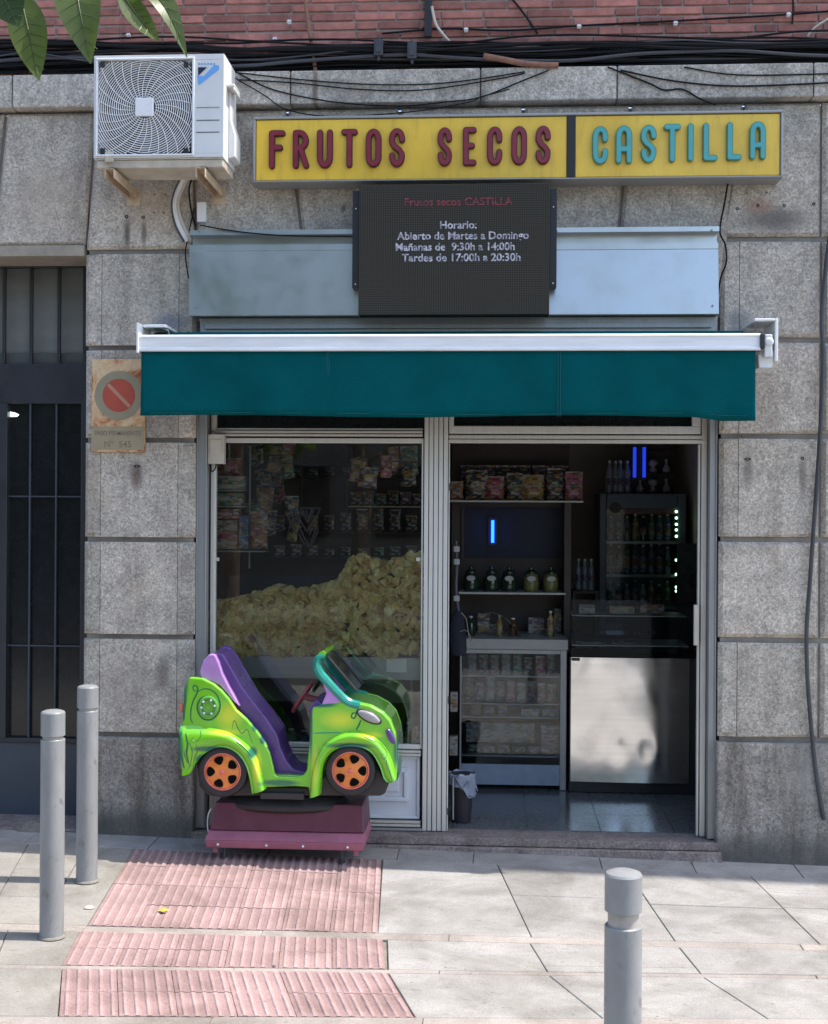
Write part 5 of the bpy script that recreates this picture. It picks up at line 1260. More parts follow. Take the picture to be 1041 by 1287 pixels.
# back shelving behind the window (room back wall)
BW=thing('wall_shelving','dim shelves of goods on the back wall seen through the shop window','shelving',(-.5,2.2,1.2))
YB=2.2
def shx(px,py,Y=YB): return xz(px,py,Y)
for k,(xa_,xb_,py,bright) in enumerate(((350,470,583,0),(440,540,636,1),(330,540,600,0),(330,540,668,0),(330,540,700,0))):
    a_=shx(xa_,py); b_=shx(xb_,py)
    MB().box(a_[0],b_[0],YB-.12,YB+.1,a_[1]-.008,a_[1]).build('shelf','alu' if k==1 else 'wall_dk' ,BW,bevel=.002)  # the single pale shelf stands in for an edge lit by fluorescent light
MB().box(shx(262,560)[0],shx(560,560)[0],YB+.12,YB+.15,.0,2.9).build('back_board','wall_dk',BW)
gi=0
for row_,(py,n_,h_) in enumerate(((600,9,.10),(636,6,.12),(668,9,.11),(700,9,.10))):
    for i in range(n_):
        px=352+i*(186/n_) if n_>6 else 448+i*15.5
        p=shx(px,py); gi=(8,6,8,8,6,8,7,8,6,8,2,6)[(i*5+int(py))%12]; h_=h_*rnd.uniform(.7,1.25); px+=rnd.uniform(-4,4)
        bag(p[0],YB-.02,p[1]+.0005,.085+.02*((i*3)%3)/2,h_,gi,'small dim snack bag on the back shelves seen through the shop window','dim bags on the back wall shelves',8,rnd.uniform(-.3,.3))
for i in range(22):
    px=rnd.uniform(312,372) if i<15 else rnd.uniform(440,525); py=rnd.uniform(585,690) if i<15 else rnd.uniform(590,625); y=rnd.uniform(.7,1.1); p=at(px,py,y)
    h_=rnd.uniform(.12,.19); o=bag(p.x,y,p.z,rnd.uniform(.07,.12),h_,(7,0,8,2,7,3,8,6)[i%8],'dim snack bag hanging in the upper part of the shop window display','bags hanging behind the window',rnd.choice([8,5,3]),rnd.uniform(-.6,.6)); o.rotation_euler[1]=rnd.uniform(-.25,.25)
    for ch in []: pass
HR=thing('hanging_rail','thin metal rails carrying hanging bags behind the shop window','rail',at(340,575,.9))
for (a0,b0,py) in ((305,380,572),(305,380,612),(305,380,650),(436,530,580)):
    MB().tube([at(a0,py,.9),at(b0,py,.9)],.004,6).build('rail','wall_dk',HR)
for px in (305,380,436,530):
    MB().tube([at(px,650,.9),at(px,480,.9)],.003,6).build('rail_drop','wall_dk',HR)
# purple cloth covering behind crisps
m=MB(); a_=xz(262,722,.8); b_=xz(536,722,.8); m.box(a_[0],b_[0],.78,.80,.6,a_[1]); tag(m.build('partition',pbr('purple_grey_board',(.040,.030,.045),.6),bevel=.004),'low dark purple partition behind the heap of crisps','partition')
# ================================================================== INSIDE THE DOORWAY
YI=1.27
def ix(px,py,Y=YI): return xz(px,py,Y)
# display counter
DC=thing('display_counter','glass fronted display counter with pale top just inside the doorway','counter',(.45,1.3,0))
a=ix(577,810); b=ix(713,985); ztop_c=ix(640,803)[1]; zc2=ix(640,816)[1]
m=MB(); m.box(a[0],b[0],YI-.02,YI+.55,zc2,ztop_c); m.build('counter_top',pbr('pale_counter',(.36,.36,.34),.4,var=.1),DC,bevel=.004)
x0=ix(580,900)[0]; xg=ix(704,900)[0]; x1=ix(712,900)[0]; zk=ix(640,961)[1]; zf=.002
m=MB(); m.box(xg,x1,YI-.005,YI+.035,zf,zc2-.001); m.box(x0-.012,x0,YI-.005,YI+.03,zf,zc2-.001); m.box(x0,xg,YI-.003,YI+.02,zc2-.03,zc2-.0015); m.build('counter_frame','alu_grey',DC,bevel=.003)
m=MB(); m.box(x0,xg,YI-.002,YI+.02,.03,zk); m.build('kick_panel',pbr('kick_blue_grey',(.26,.31,.40),.35),DC,bevel=.003)
m=MB(); m.box(x0,xg,YI+.004,YI+.009,zk+.001,zc2-.032); m.build('glass_front','glass_case',DC)
m=MB(); m.box(x0-.01,x1,YI+.54,YI+.55,zf,zc2-.001); m.build('rear_panel','wall_dk',DC)
zs_=[ix(640,p)[1] for p in (952,903,886,851)]
for z in zs_: MB().box(x0+.002,xg-.002,YI+.06,YI+.5,z-.008,z).build('inner_shelf','glassless' if False else 'alu_grey',DC,bevel=.001)
gcount=0
names=['first','second','third','fourth','fifth','sixth','seventh','eighth','ninth','tenth','eleventh']
def rowgoods(z,y,px0,px1,n,h,wd,where,kinds):
    global gcount
    for i in range(n):
        px=px0+(px1-px0)*(i+.5)/n; x=xz(px,900,y)[0]; gi=kinds[i%len(kinds)]
        bag(x,y,z+.0005,wd,h*(.85+.3*rnd.random()),gi,'%s small pack from the left on the %s'%(names[i],where),'packs in the display counter')
rowgoods(zs_[3],YI+.14,586,700,8,.13,.06,'upper shelf of the display counter',[5,8,7,5,2,8,0,8])
rowgoods(zs_[2],YI+.14,584,700,9,.14,.058,'middle shelf of the display counter',[8,1,5,8,4,5,6,0,3])
rowgoods(zs_[1],YI+.14,590,640,3,.055,.07,'lower shelf of the display counter',[3,5,7])
for i,(p0,p1) in enumerate(((655,678),(681,703))):
    packbox(p0,p1,891,902,YI+.1,1,'%s blue box at the right of the display counter'%('left' if i==0 else 'right'),'blue boxes in the display counter',.1,9)
packbox(586,672,908,934,YI+.1,5,'wide cream carton low in the display counter','cartons in the display counter',.12,5)
packbox(680,702,912,946,YI+.1,6,'dull mauve carton at the lower right of the display counter','cartons in the display counter',.12,4)
rowgoods(zs_[0],YI+.14,586,700,6,.05,.085,'bottom shelf of the display counter',[8,5,2,8,1,9])
packbox(566,575,870,895,1.0,5,'narrow pale pack left of the display counter','packs beside the door post',.05,7)
packbox(565,575,925,950,1.0,5,'lower narrow pale pack left of the display counter','packs beside the door post',.05,5)
# shelf above with mirror, jars
YJ=1.55
CB=thing('back_cabinet','dark cabinet with a mirror panel and two pale edged shelves behind the counter','cabinet',(.4,1.7,.9))
c0=xz(566,700,YJ)[0]; c1=xz(718,700,YJ)[0]; zt_=xz(640,626,YJ)[1]
MB().box(c0,c1,YJ+.30,YJ+.33,.0,2.9).build('back_board','wall_dk',CB)
MB().box(xz(709,700,YJ)[0],c1,YJ-.02,YJ+.29,.0,zt_-.02).build('side_panel','wall_dk',CB,bevel=.003)
edge=pbr('pale_shelf_edge',(.50,.52,.48),.3,var=.1)  # shelf edges are simply white
z=xz(640,629,YJ)[1]; s_=MB().box(c0,xz(733,629,YJ)[0],YJ-.05,YJ+.29,z-.012,z).build('upper_shelf',edge,CB,bevel=.003)
zj=xz(640,744,YJ)[1]; MB().box(xz(577,744,YJ)[0],xz(711,744,YJ)[0],YJ-.05,YJ+.29,zj-.014,zj).build('jar_shelf',edge,CB,bevel=.003)
a=xz(584,638,YJ+.28); b=xz(708,702,YJ+.28); MB().box(a[0],b[0],YJ+.285,YJ+.295,b[1],a[1]).build('mirror_panel',pbr('mirror_dark_blue',(.003,.009,.030),.6,rvar=.02),CB)
MB().box(a[0]-.02,a[0]-.001,YJ+.27,YJ+.29,b[1],a[1]).build('mirror_frame','wall_dk',CB)
blue=pbr('mirrored_tube_glow',(.0,.05,.6),.3,emit=(.01,.10,1.0),es=3.0)
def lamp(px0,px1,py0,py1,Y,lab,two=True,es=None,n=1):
    t=thing('lamp_or_mirror_glow',lab,'lamp',at((px0+px1)/2,py1,Y))
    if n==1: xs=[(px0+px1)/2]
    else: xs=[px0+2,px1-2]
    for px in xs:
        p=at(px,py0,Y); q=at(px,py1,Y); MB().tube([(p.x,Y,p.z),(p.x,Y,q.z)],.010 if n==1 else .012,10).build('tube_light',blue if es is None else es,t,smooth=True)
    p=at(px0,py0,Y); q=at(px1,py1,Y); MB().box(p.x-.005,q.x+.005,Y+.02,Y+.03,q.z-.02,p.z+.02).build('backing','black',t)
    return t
lamp(615,624,654,682,YJ+.24,'glowing blue tube added in place of the lamp reflected by the dark mirror')  # glowing tube added where the mirror would reflect the real lamp
dimblue=pbr('blue_tube_dim',(.0,.05,.6),.3,emit=(.02,.06,.9),es=0.32)
# items on upper shelf
items=[(573,7,.10,.11),(599,4,.15,.175),(622,0,.13,.14),(647,8,.11,.16),(670,3,.15,.15),(698,8,.11,.19),(722,4,.12,.17)]
labs=['orange and blue snack bag at the left end of the upper shelf','dark bag with a big round white badge on the upper shelf','pink bag third from the left on the upper shelf','dark striped upright pack in the middle of the upper shelf','yellowish rounded bag on the upper shelf','green topped bag second from the right on the upper shelf','bright pink bag at the right end of the upper shelf']
for (px,gi,wd,h),lb in zip(items,labs):
    x=xz(px,620,YJ)[0]; bag(x,YJ+.05,z+.001,wd,h*1.15,gi if px!=599 else 8,lb,'bags on the upper shelf',5 if px==599 else None)
for i,px in enumerate((590,612,634,656,680,704)):
    x=xz(px,598,YJ+.2)[0]; bag(x,YJ+.17,z+.001,.12,.24,(8,6,8,8,6,8)[i],'tall dim bag standing behind the front row, %s from the left on the upper shelf'%names[i],'bags on the upper shelf')
# jars
for i,px in enumerate((592,618,640,668,693)):
    x=xz(px,740,YJ)[0]; y=YJ+.06; t=thing('glass_jar',['dark glass jar at the left end of the jar shelf','dark glass jar second from the left on the jar shelf','dark glass jar in the middle of the jar shelf','jar half full of yellow sweets, fourth on the jar shelf','jar half full of yellow sweets at the right end of the jar shelf'][i],'jar',(x,y,zj+.001),'glass jars on the shelf')
    def LO(mb,nm,mt):
        o=mb.build(nm,mt,None,smooth=True,angle=45); o.parent=t
    r=.052; h=.115
    LO(MB().lathe([(r*.9,0),(r,.01),(r,h*.8),(r*.75,h),(r*.72,h+.005)],(0,0,0),20),'jar_body',glassg if i<3 else pbr('jar_sweets',(.16,.17,.06),.3,scale=60,var=.5))
    LO(MB().lathe([(r*.78,h+.005),(r*.78,h+.02),(r*.4,h+.03),(.014,h+.034),(.016,h+.05),(.001,h+.058)],(0,0,0),20),'lid',glassg)
    m=MB(); m.lathe([(.030,-r-.0005),(.028,-r-.002)],(0,0,h*.78),20,'y',sy=.62); o=m.build('oval_label',pbr('label_pale',(.42,.42,.40),.5),None); o.parent=t
# dark goods between jar shelf and counter
zt2=ztop_c+.001
for i,(px,h,r,mt) in enumerate(((592,.13,.03,glassg),(628,.14,.022,GC[3]),(645,.12,.03,amber),(692,.17,.024,GC[3]))):
    bottle(xz(px,800,YI+.2)[0],YI+.2,zt2,h,r,mt,['squat dark bottle at the left of the counter top','slim yellow bottle left of the metal scoop on the counter','dark amber bottle beside the metal scoop on the counter','tall yellow bottle at the right of the counter top'][i],'bottles on the counter top')
for i,(p0,p1,y0,gi) in enumerate(((600,616,770,8),(664,684,776,6),(696,706,765,8),(606,626,784,2),(668,690,790,7))):
    packbox(p0,p1,y0,802,YI+.30+.06*i,gi,['dark upright carton at the back left of the counter top','purple carton behind the metal scoop','narrow dark carton at the right end of the counter top','low green carton at the left of the counter top','low brown carton at the right of the counter top'][i],'cartons on the counter top',.04,5)
m=MB(); p=[at(q[0],q[1],YI+.15) for q in [(606,772),(618,770),(634,776),(646,788),(655,803)]]; m.tube(smoothpath(p,5),[.006+.016*i/20 for i in range(21)],8,flat=.3); tag(m.build('metal_scoop','steel',smooth=True),'curved grey metal scoop leaning on the counter top','scoop')
# coat-like bag hanging at the left jamb
HB=thing('hanging_bag','dark shoulder bag with pale strap hanging at the left edge of the doorway','bag',at(575,830,.6))
m=MB(); P=[at(q[0],q[1],.6) for q in [(577,768),(575,785),(576,805),(577,824)]]; m.tube(smoothpath(P,4),[.02,.03,.038,.042,.044,.046,.048,.05,.05,.05,.05,.045,.03],12,flat=.5); m.build('pouch',pbr('navy_cloth',(.008,.010,.02),.8,var=.2),HB,smooth=True)
m=MB(); P=[at(q[0],q[1],.56) for q in [(580,770),(586,778),(588,790),(590,803)]]; m.tube(smoothpath(P,4),.007,8,flat=.4); P=[at(q[0],q[1],.56) for q in [(578,794),(585,792),(590,797),(592,806)]]; m.tube(smoothpath(P,4),.006,8,flat=.4); m.build('strap',pbr('pale_strap',(.30,.25,.2),.7),HB,smooth=True)
m=MB(); P=[at(q[0],q[1],.62) for q in [(573,680),(574,710),(573,740),(576,768)]]; m.tube(smoothpath(P,4),.012,8); m.build('cord','cablegrey',HB,smooth=True)
for k,(py) in enumerate((690,706,752)):
    p=at(574,py,.6); MB().box(p.x-.018,p.x+.018,.585,.60,p.z-.018,p.z+.018).build('buckle','alu_grey',HB,bevel=.004)
# stainless fronted fridge counter on the right
YR=1.22
SC=thing('steel_counter','stainless steel fronted chilled counter with glass top on the right of the doorway','counter',(1.1,1.3,0))
a=xz(718,826,YR); b=xz(866,985,YR)
# slightly dished sheet
m=MB(); NXc,NZc=40,36; vs=[]
for j in range(NZc+1):
    for i in range(NXc+1):
        u,v=i/NXc,j/NZc; x=a[0]+(b[0]-a[0])*u; zz=b[1]+(a[1]-b[1])*v
        y=YR+.006*math.sin(u*5.3+.6)*math.sin(v*3.4+.4)+.0045*math.exp(-((u-.42)**2*220+(v-.27)**2*90))+.0045*math.exp(-((u-.63)**2*220+(v-.27)**2*90))+.0025*math.sin(v*11)*u-.012*math.sin(math.pi*u)
        vs.append((x,y,zz))
m.add(vs,[(j*(NXc+1)+i,j*(NXc+1)+i+1,(j+1)*(NXc+1)+i+1,(j+1)*(NXc+1)+i) for j in range(NZc) for i in range(NXc)])
m.build('steel_front','steel',SC,smooth=True)
MB().box(a[0]-.008,b[0]+.06,YR+.012,YR+.6,.004,a[1]-.002).build('carcass','blackr',SC)
MB().box(a[0]+.002,a[0]+.055,YR-.012,YR-.006,a[1]-.022,a[1]-.004).build('rating_plate','black',SC)
zg1=xz(760,735,YR)[1]; 
m=MB(); m.box(a[0],b[0]+.05,YR+.02,YR+.026,a[1]+.001,zg1-.1); m.build('glass_front','glass_dim',SC)
m=MB(); q0=xz(722,798,YR)[1]; q1=xz(722,793,YR)[1]; q2=xz(828,795,YR)[0]
m.add([(a[0]+.005,YR+.03,q0),(q2,YR+.03,q0),(q2,YR+.22,q0+.012),(a[0]+.005,YR+.22,q0+.012)],[(0,1,2,3)]); m.build('glass_shelf',pbr('sky_tinted_shelf',(.25,.36,.48),.08,metal=.8,rvar=.01),SC)  # blue colour stands in for sky reflected in the glass edge
for i,py in enumerate((812,)):
    MB().box(a[0]+.01,b[0],YR+.05,YR+.5,xz(760,py,YR)[1]-.006,xz(760,py,YR)[1]).build('tray','alu_grey',SC)
g_='goods in the chilled counter'
for i,(p0,p1,y0,y1,gi) in enumerate(((728,748,760,772,5),(766,798,762,772,3),(805,835,760,771,7),(725,760,806,812,2),(770,800,806,812,8))):
    packbox(p0,p1,y0,y1,YR+.16,gi,['pale','yellow','brown','green','dark'][i]+' pack inside the glass top of the steel counter, '+('upper row' if y0<800 else 'lower row'),g_,.08,5)
MB().box(a[0]+.01,b[0],YR+.12,YR+.5,xz(760,773,YR+.16)[1]-.006,xz(760,773,YR+.16)[1]).build('upper_tray','alu_grey',SC)
pb=at(775,785,YR+.1); m=MB(); m.lathe([(.035,0),(.05,.015),(.045,.03),(.02,.045),(.001,.048)],(pb.x,pb.y,pb.z),14); tag(m.build('bread_roll',GC[3],smooth=True),'small pale roll on the middle of the chilled glass shelf','bread roll') if False else None
# tall fridge at the back
YFr=2.3
FR=thing('upright_fridge','tall blue grey drinks fridge at the back right with a strip of lights','fridge',(1.4,2.4,0))
a=xz(754,620,YFr); b=xz(862,760,YFr); fx0,fx1=a[0],b[0]; zt_=a[1]
fm=pbr('fridge_blue_grey',(.075,.10,.13),.4,var=.1)
m=MB(); m.box(fx0,fx0+.05,YFr,YFr+.5,.0,zt_); m.box(fx1-.06,fx1,YFr,YFr+.5,.0,zt_); m.box(fx0+.051,fx1-.061,YFr,YFr+.5,zt_-.11,zt_); m.box(fx0+.051,fx1-.061,YFr+.40,YFr+.5,.0,zt_-.111); m.build('cabinet',fm,FR,bevel=.006)
m=MB(); m.box(fx0+.06,fx1-.07,YFr-.005,YFr-.001,zt_-.07,zt_-.02); m.build('header_panel',pbr('header_blue',(.07,.11,.17),.4),FR)
pd=at(774,638,YFr-.008); MB().lathe([(.04,0),(.038,-.004)],(pd.x,YFr-.0055,pd.z),20,'y').build('round_badge','wall_dk',FR)
MB().box(fx0+.052,fx1-.062,YFr+.01,YFr+.014,.3,zt_-.112).build('glass_door','glass_dim',FR)
MB().box(fx0+.052,fx1-.062,YFr+.02,YFr+.39,zt_-.150,zt_-.112).build('header_rail','rust',FR)  # rust-coloured rail below the fridge header
zsf=[xz(800,p,YFr)[1] for p in (680,722,762)]
for z_ in zsf: MB().box(fx0+.052,fx1-.062,YFr+.03,YFr+.39,z_-.022,z_).build('shelf','alu_grey',FR,bevel=.002)
cols=[glassy,GC[1],glassy,GC[3],glassg,GC[2],GC[9],GC[1]]; cn=['clear','blue','clear','yellow','dark green','green','teal','blue']
for r_,(z_,nm) in enumerate(zip(zsf,('top','middle','lower'))):
    for i in range(8):
        px=768+i*10.2; x=xz(px,680,YFr+.1)[0]
        bottle(x,YFr+.10,z_+.001,(.19,.22,.17)[r_]*(.9+.2*rnd.random()),.024,cols[(i+r_*3)%8],'%s bottle, %s from the left on the %s fridge shelf'%(cn[(i+r_*3)%8],names[i],nm),'bottles in the upright fridge',labm=GC[(i+r_)%10])
led=pbr('led_dot',(.6,.9,.7),.3,emit=(.55,1.,.65),es=1.6)
for py in (643,651,659,666,674,704,722,738,743):
    p=at(850.5,py,YFr-.01); MB().lathe([(.010,0),(.008,-.006),(.001,-.008)],(p.x,YFr-.003,p.z),10,'y').build('light_dot',led,FR)
# on top of the fridge
for i,px in enumerate((766,774,780,789)):
    bottle(xz(px,618,YFr+.1)[0],YFr+.1+.02*(i%2),zt_+.001,.24,.026,glassy,'clear water bottle on top of the fridge, %s from the left'%names[i],'water bottles on top of the fridge',labm=GC[1])
DB=thing('display_box','black open box holding pale ornaments on top of the fridge','box',(xz(820,615,YFr+.1)[0],YFr+.2,zt_))
p0=xz(796,562,YFr+.15)[0]; p1=xz(850,562,YFr+.15)[0]; zh=xz(820,566,YFr+.15)[1]; zmid=(zt_+zh)/2-.01
m=MB(); m.box(p0,p1,YFr+.22,YFr+.23,zt_+.001,zh); m.box(p0,p1,YFr+.08,YFr+.22,zt_+.001,zt_+.012); m.box(p0,p1,YFr+.10,YFr+.219,zmid,zmid+.006); m.build('box_shell','black',DB,bevel=.002)
pale=pbr('pale_ornament',(.30,.28,.25),.5,var=.1)
for r_,z_ in enumerate((zt_+.013,zmid+.007)):
    for i,px in enumerate((805,821,838)):
        x=xz(px,590,YFr+.14)[0]; prof=[(.028,0),(.032,.02),(.02,.045),(.010,.06),(.010,.085),(.012,.10),(.001,.101)] if i!=1 else [(.024,0),(.03,.02),(.012,.04),(.03,.055),(.036,.072),(.028,.09),(.001,.098)]
        tag(MB().lathe(prof,(x,YFr+.15,z_),16).build('ornament',pale,smooth=True,angle=60),'%s pale ornament on the %s level of the black box'%(('left','middle round headed','right')[i],('lower','upper')[r_]),'ornament','pale ornaments on the fridge')
l2=lamp(796,812,562,600,YFr+.08,'twin tube blue insect lamp glowing at the top right above the fridge',es=dimblue,n=2)
# pack of bottles beside the fridge
SH=thing('side_shelf','dark shelf left of the fridge carrying three clear bottles','shelf',(xz(735,745,2.0)[0],2.0,.9))
zb_=xz(735,742,2.0)[1]; u0,u1=xz(720,742,2.0)[0],xz(752,742,2.0)[0]
MB().box(u0,u1,1.95,2.2,zb_-.02,zb_).build('board','wall_dk',SH,bevel=.002); 
MB().box(u0,u0+.02,1.96,2.19,.002,zb_-.021).build('leg_panel','wall_dk',SH); MB().box(u1-.02,u1,1.96,2.19,.002,zb_-.021).build('leg_panel','wall_dk',SH)
for i,px in enumerate((727,735,743)): bottle(xz(px,742,2.05)[0],2.05,zb_+.001,.22,.022,glassy,'clear bottle on the side shelf left of the fridge, %s of three'%names[i],'bottles left of the fridge',labm=GC[1])
# dark lower screen right of fridge
MB().box(xz(862,690,2.0)[0],1.84,1.99,2.02,.01,xz(862,682,2.0)[1]).build('x',GC[8]) if False else None
tag(MB().box(xz(851,690,1.9)[0],1.84,1.88,1.91,.004,xz(862,683,1.9)[1]).build('side_screen',pbr('dark_teal_board',(.012,.025,.032),.3),bevel=.004),'dark teal board standing at the right side of the shop','board')
# waste bin with bag
WB=thing('waste_bin','dark waste bin with a grey plastic bag over its rim beside the door post','bin',(xz(580,1030,.36)[0],.36,0))
cx=xz(580,1010,.36)[0]; zt_=xz(580,972,.36)[1]
o=MB().lathe([(.055,.002),(.058,.01),(.072,zt_-.02),(.074,zt_)],(cx,.36,0),24).build('bin_body',pbr('bin_dark',(.03,.025,.032),.4),WB,smooth=True)
bagm=pbr('grey_bag_film',(.26,.29,.36),.3,var=.25,scale=12,bmp=.5,bscale=20)
vs=[];S_=26
for j,(rr_,zz) in enumerate(((.066,zt_-.03),(.077,zt_+.006),(.084,zt_-.002),(.083,zt_-.03),(.088,zt_-.06))):
    for k in range(S_):
        t=2*math.pi*k/S_; q=rr_*(1+.05*math.sin(k*2.3+j)); dz=(-.07*max(0,math.cos(t+.5))**2 if j==4 else 0)+.006*math.sin(k*1.7); vs.append((cx+q*math.cos(t),.36+q*math.sin(t),zz+dz))
MB().add(vs,[(j*S_+k,j*S_+(k+1)%S_,(j+1)*S_+(k+1)%S_,(j+1)*S_+k) for j in range(4) for k in range(S_)]).build('bin_bag',bagm,WB,smooth=True)
p=[at(q[0],q[1],.27) for q in [(573,978),(583,992),(590,1003),(599,997)]]; m=MB(); m.tube(smoothpath(p,4),.010,8,flat=.35); m.build('bag_knot',bagm,WB,smooth=True)
p=[at(q[0],q[1],.27) for q in [(583,990),(590,982),(597,984),(600,994)]]; m=MB(); m.tube(smoothpath(p,4),.009,8,flat=.35); m.build('bag_handle',bagm,WB,smooth=True)
tag(MB().tube([at(569.5,977,.28),at(569.5,1030,.28)],.006,8).build('metal_rod','alu_grey',smooth=True),'thin upright metal rod beside the waste bin','rod')

# ================================================================== TREE whose leaves hang into the picture
TRE=thing('street_tree','street tree whose broad green leaves hang into the top left corner','tree',(-2.5,-6.6,gz(-2.5,-6.6)))
def leaf_mat(name,c,cy):
    m,nt,b=_new(name); v=coords(nt); n=noise(nt,60,3,.5,v)
    cc_=ramp(nt,n,[(.3,tuple(x*.8 for x in c)),(.7,c)]); nt.links.new(cc_,b.inputs[0]); b.inputs['Roughness'].default_value=.38
    tr=nt.nodes.new('ShaderNodeBsdfTranslucent'); tr.inputs[0].default_value=(*cy,1); mx=nt.nodes.new('ShaderNodeMixShader'); mx.inputs[0].default_value=.32
    o=nt.nodes['Material Output']; nt.links.new(b.outputs[0],mx.inputs[1]); nt.links.new(tr.outputs[0],mx.inputs[2]); nt.links.new(mx.outputs[0],o.inputs[0]); return m
MT['leaf_rib']=leaf_mat('leaf_rib',(.14,.18,.08),(.2,.28,.08)); MT['leaf']=leaf_mat('leaf_green',(.10,.135,.045),(.20,.32,.05)); MT['leafd']=leaf_mat('leaf_green_dark',(.035,.07,.018),(.06,.12,.02))
MT['bark']=pbr('bark',(.16,.12,.09),.9,var=.35,scale=14,bmp=.7,bscale=40,stretch=(1,1,.3))
z0=gz(-2.5,-6.6); P=smoothpath([(-2.5,-6.6,z0-.05),(-2.48,-6.58,1.0),(-2.42,-6.55,2.2),(-2.35,-6.5,3.2),(-2.3,-6.5,4.6)],6)
MB().tube(P,[.13-.09*i/(len(P)-1) for i in range(len(P))],12).build('trunk','bark',TRE,smooth=True)
limbs=[]
m=MB()
def limb(pts,r0,r1):
    P=smoothpath(pts,5); m.tube(P,[r0+(r1-r0)*i/(len(P)-1) for i in range(len(P))],8); return P
DL=2.0
ends=[at(40,-60,CAM[1]+1.9),at(130,-70,CAM[1]+2.0),at(200,-50,CAM[1]+2.1)]
limbs+=limb([(-2.38,-6.52,2.9),(-1.8,-6.2,3.05),(-1.0,-5.6,2.95),tuple(ends[0])],.035,.006)
limbs+=limb([(-1.2,-5.75,2.98),(-.7,-5.45,2.95),tuple(ends[1]),tuple(ends[2])],.014,.004)
for k in range(11):
    a=2*math.pi*k/11; zz=3.0+.15*k
    limbs+=limb([(-2.36,-6.5,zz),(-2.36+.5*math.cos(a),-6.5+.5*math.sin(a),zz+.35),(-2.3+1.15*math.cos(a),-6.5+1.1*math.sin(a),zz+.55+.3*math.sin(k))],.03,.006)
m.build('limb','bark',TRE,smooth=True)
def leafgeo(mb,base,tip,wd,nrm,curl=.0,n=8,fold=.25,asym=0.):
    base=Vector(base);tip=Vector(tip); d=tip-base; L_=d.length; d.normalize(); s_=d.cross(Vector(nrm)).normalized(); up=s_.cross(d)
    vs=[]
    for i in range(n+1):
        t=i/n; w_=wd*.5*(math.sin(math.pi*min(1,t**.8))**.8)*(1-.25*t) if 0<t<1 else .0008
        c=base+d*L_*t+up*curl*L_*math.sin(math.pi*t)
        vs+= [c-s_*w_*(1+asym)+up*fold*w_,c-up*.0,c+s_*w_*(1-asym)+up*fold*w_]
    mb.add(vs,[(i*3+j,i*3+j+1,(i+1)*3+j+1,(i+1)*3+j) for i in range(n) for j in (0,1)])
D0=CAM[1]+1.95
def L3(px,py,dd=0): return at(px,py,D0+dd)
nrm0=(0.1,-1,.15)
for k,(bp,tp_,wd,cu,mt,dd,fo) in enumerate((((25,-8),(49,101),.050,.05,'leaf',0,.15),((92,-45),(114,80),.062,.10,'leaf',.02,.2),((150,-12),(200,52),.030,.16,'leaf',.03,.4),((165,-20),(235,72),.036,.22,'leaf',.08,.35),((-14,-40),(24,34),.060,.0,'leafd',-.08,.1),((14,-30),(38,24),.03,.05,'leaf',.05,.3),((75,-35),(84,16),.02,.05,'leaf',.06,.3),((108,-45),(92,40),.04,.1,'leaf',.1,.2),((205,-40),(160,8),.03,.1,'leaf',.06,.2))):
    m=MB(); leafgeo(m,L3(*bp,dd),L3(*tp_,dd-.03),wd*1.28,nrm0 if k!=3 else (.6,-1,.2),cu*(1 if k%2 else -.6),14,fo); 
    b0,t0=L3(*bp,dd),L3(*tp_,dd-.03); dd_=(t0-b0); Ln=dd_.length; dn=dd_.normalized(); sn=dn.cross(Vector(nrm0 if k!=3 else (.6,-1,.2))).normalized(); upn=sn.cross(dn); cc2=cu*(1 if k%2 else -.6)
    m.cur=1; m.tube([b0+dn*Ln*t+upn*(cc2*Ln*math.sin(math.pi*t)+.0012) for t in [j/14 for j in range(14)]],[.0016*(1-.8*j/14) for j in range(14)],5)
    for t in (.2,.32,.44,.56,.68,.8):
        wv_=wd*.64*(math.sin(math.pi*min(1,t**.8))**.8)*(1-.25*t)*.8
        for s_ in (-1,1):
            c0_=b0+dn*Ln*t+upn*(cc2*Ln*math.sin(math.pi*t)+.0008); t2=min(1,t+.10); c1_=b0+dn*Ln*t2+upn*(cc2*Ln*math.sin(math.pi*t2)+.0008+fo*wv_)+sn*s_*wv_
            m.tube([c0_,c1_],[.0006,.0003],4)
    o=m.build('leaf',[mt,'leaf_rib'],TRE,smooth=True); 
    e=L3(*bp,dd); s2=MB(); s2.tube(smoothpath([e,e+Vector((0,.01,.04)),min(ends,key=lambda q:(q-e).length)],4),.0016,5); s2.build('leaf_stalk','leafd',o,smooth=True)
m=MB()
for _ in range(4200):
    q=rnd.choice(limbs) if rnd.random()<.6 else Vector((-2.35+rnd.gauss(0,.7),-6.5+rnd.gauss(0,.7),3.9+rnd.gauss(0,.55)))
    c=Vector(q)+Vector((rnd.gauss(0,.16),rnd.gauss(0,.16),rnd.gauss(0,.14)))
    dpt=(c-Vector(CAM)).dot(_f); zl=CAM[2]+(dpt*.41 if dpt>0 else 0)
    if c.z<zl+.10 and dpt>0 and (c-Vector(CAM)).dot(_r)>-dpt*.37: continue
    if c.z<2.55: continue
    d=Vector((rnd.uniform(-1,1),rnd.uniform(-1,1),rnd.uniform(-1.2,.2))).normalized()*rnd.uniform(.08,.12); leafgeo(m,c,c+d,.045,(rnd.uniform(-1,1),rnd.uniform(-1,1),1),.05,3,.2)
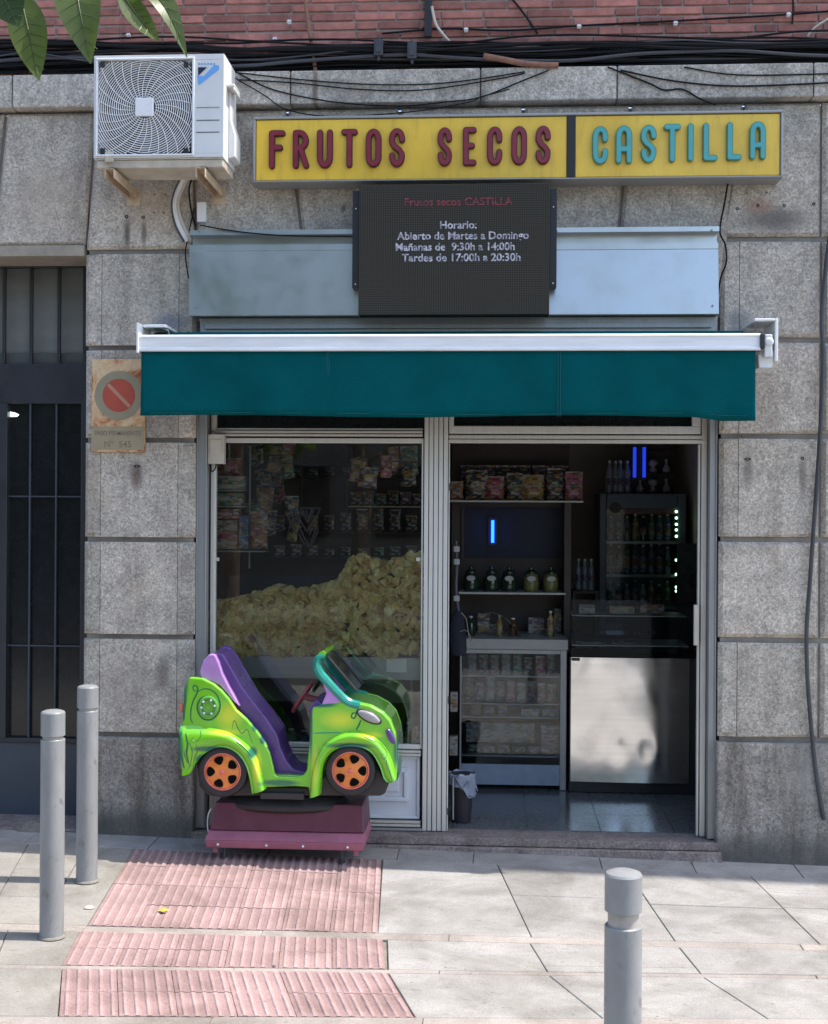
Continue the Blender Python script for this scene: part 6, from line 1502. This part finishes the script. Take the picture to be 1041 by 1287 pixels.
m.build('crown','leaf',TRE,smooth=True)

# ================================================================== ACROSS THE STREET (mirrored in the glass and metal; unseen block added to darken reflections)
OB=thing('added_facing_block','plain unseen block added across the street to darken reflections, with window rows','building',(-9,-24,0))
zq=gz(-9,-24)
MB().box(-26,-0.5,-34,-24,zq-.6,13).build('wall',pbr('facing_render',(.13,.125,.11),.9),OB)
m=MB()
for i in range(11):
    for j in range(4): m.box(-25+i*2.25,-23.9+i*2.25,-23.99,-23.9,1.2+j*3.1,2.9+j*3.1)
m.build('window_row','darkglass',OB)
def far_tree(x,y,h,lab,seed):
    r_=random.Random(seed); t=thing('plane_tree',lab,'tree',(x,y,gz(x,y)),'trees across the street'); zq=gz(x,y)
    P=smoothpath([(x,y,zq-.1),(x+.1,y,h*.3),(x-.05,y+.1,h*.55),(x,y,h*.85)],5); m=MB(); m.tube(P,[.2-.16*i/(len(P)-1) for i in range(len(P))],10); 
    for k in range(8):
        a=k*2.4; m.tube([(x,y,h*(.35+.05*k)),(x+math.cos(a)*h*.22,y+math.sin(a)*h*.22,h*(.5+.05*k))],[.06,.02],6)
    m.build('trunk','bark',t,smooth=True); m=MB(); cl=[(x+r_.gauss(0,h*.17),y+r_.gauss(0,h*.17),h*.66+r_.gauss(0,h*.15),r_.uniform(.5,1.0)) for _ in range(22)]
    for _ in range(2600):
        c=r_.choice(cl); v=Vector((r_.gauss(0,1),r_.gauss(0,1),r_.gauss(0,1))).normalized()*c[3]*r_.uniform(.5,1); p=Vector(c[:3])+v
        d=Vector((r_.uniform(-1,1),r_.uniform(-1,1),r_.uniform(-1,.6))).normalized()*.26; leafgeo(m,p,p+d,.17,(r_.uniform(-1,1),r_.uniform(-1,1),1),0,2,.1)
    m.build('crown','leaf' if seed%2 else 'leafd',t)
for i,(x,y,h) in enumerate(((-9.5,-15,7),(-5.6,-15.5,6.6),(-2.0,-15,7.2),(1.6,-16.5,5.2))): far_tree(x,y,h,'leafy tree across the street, %s from the left'%names[i],i+3)
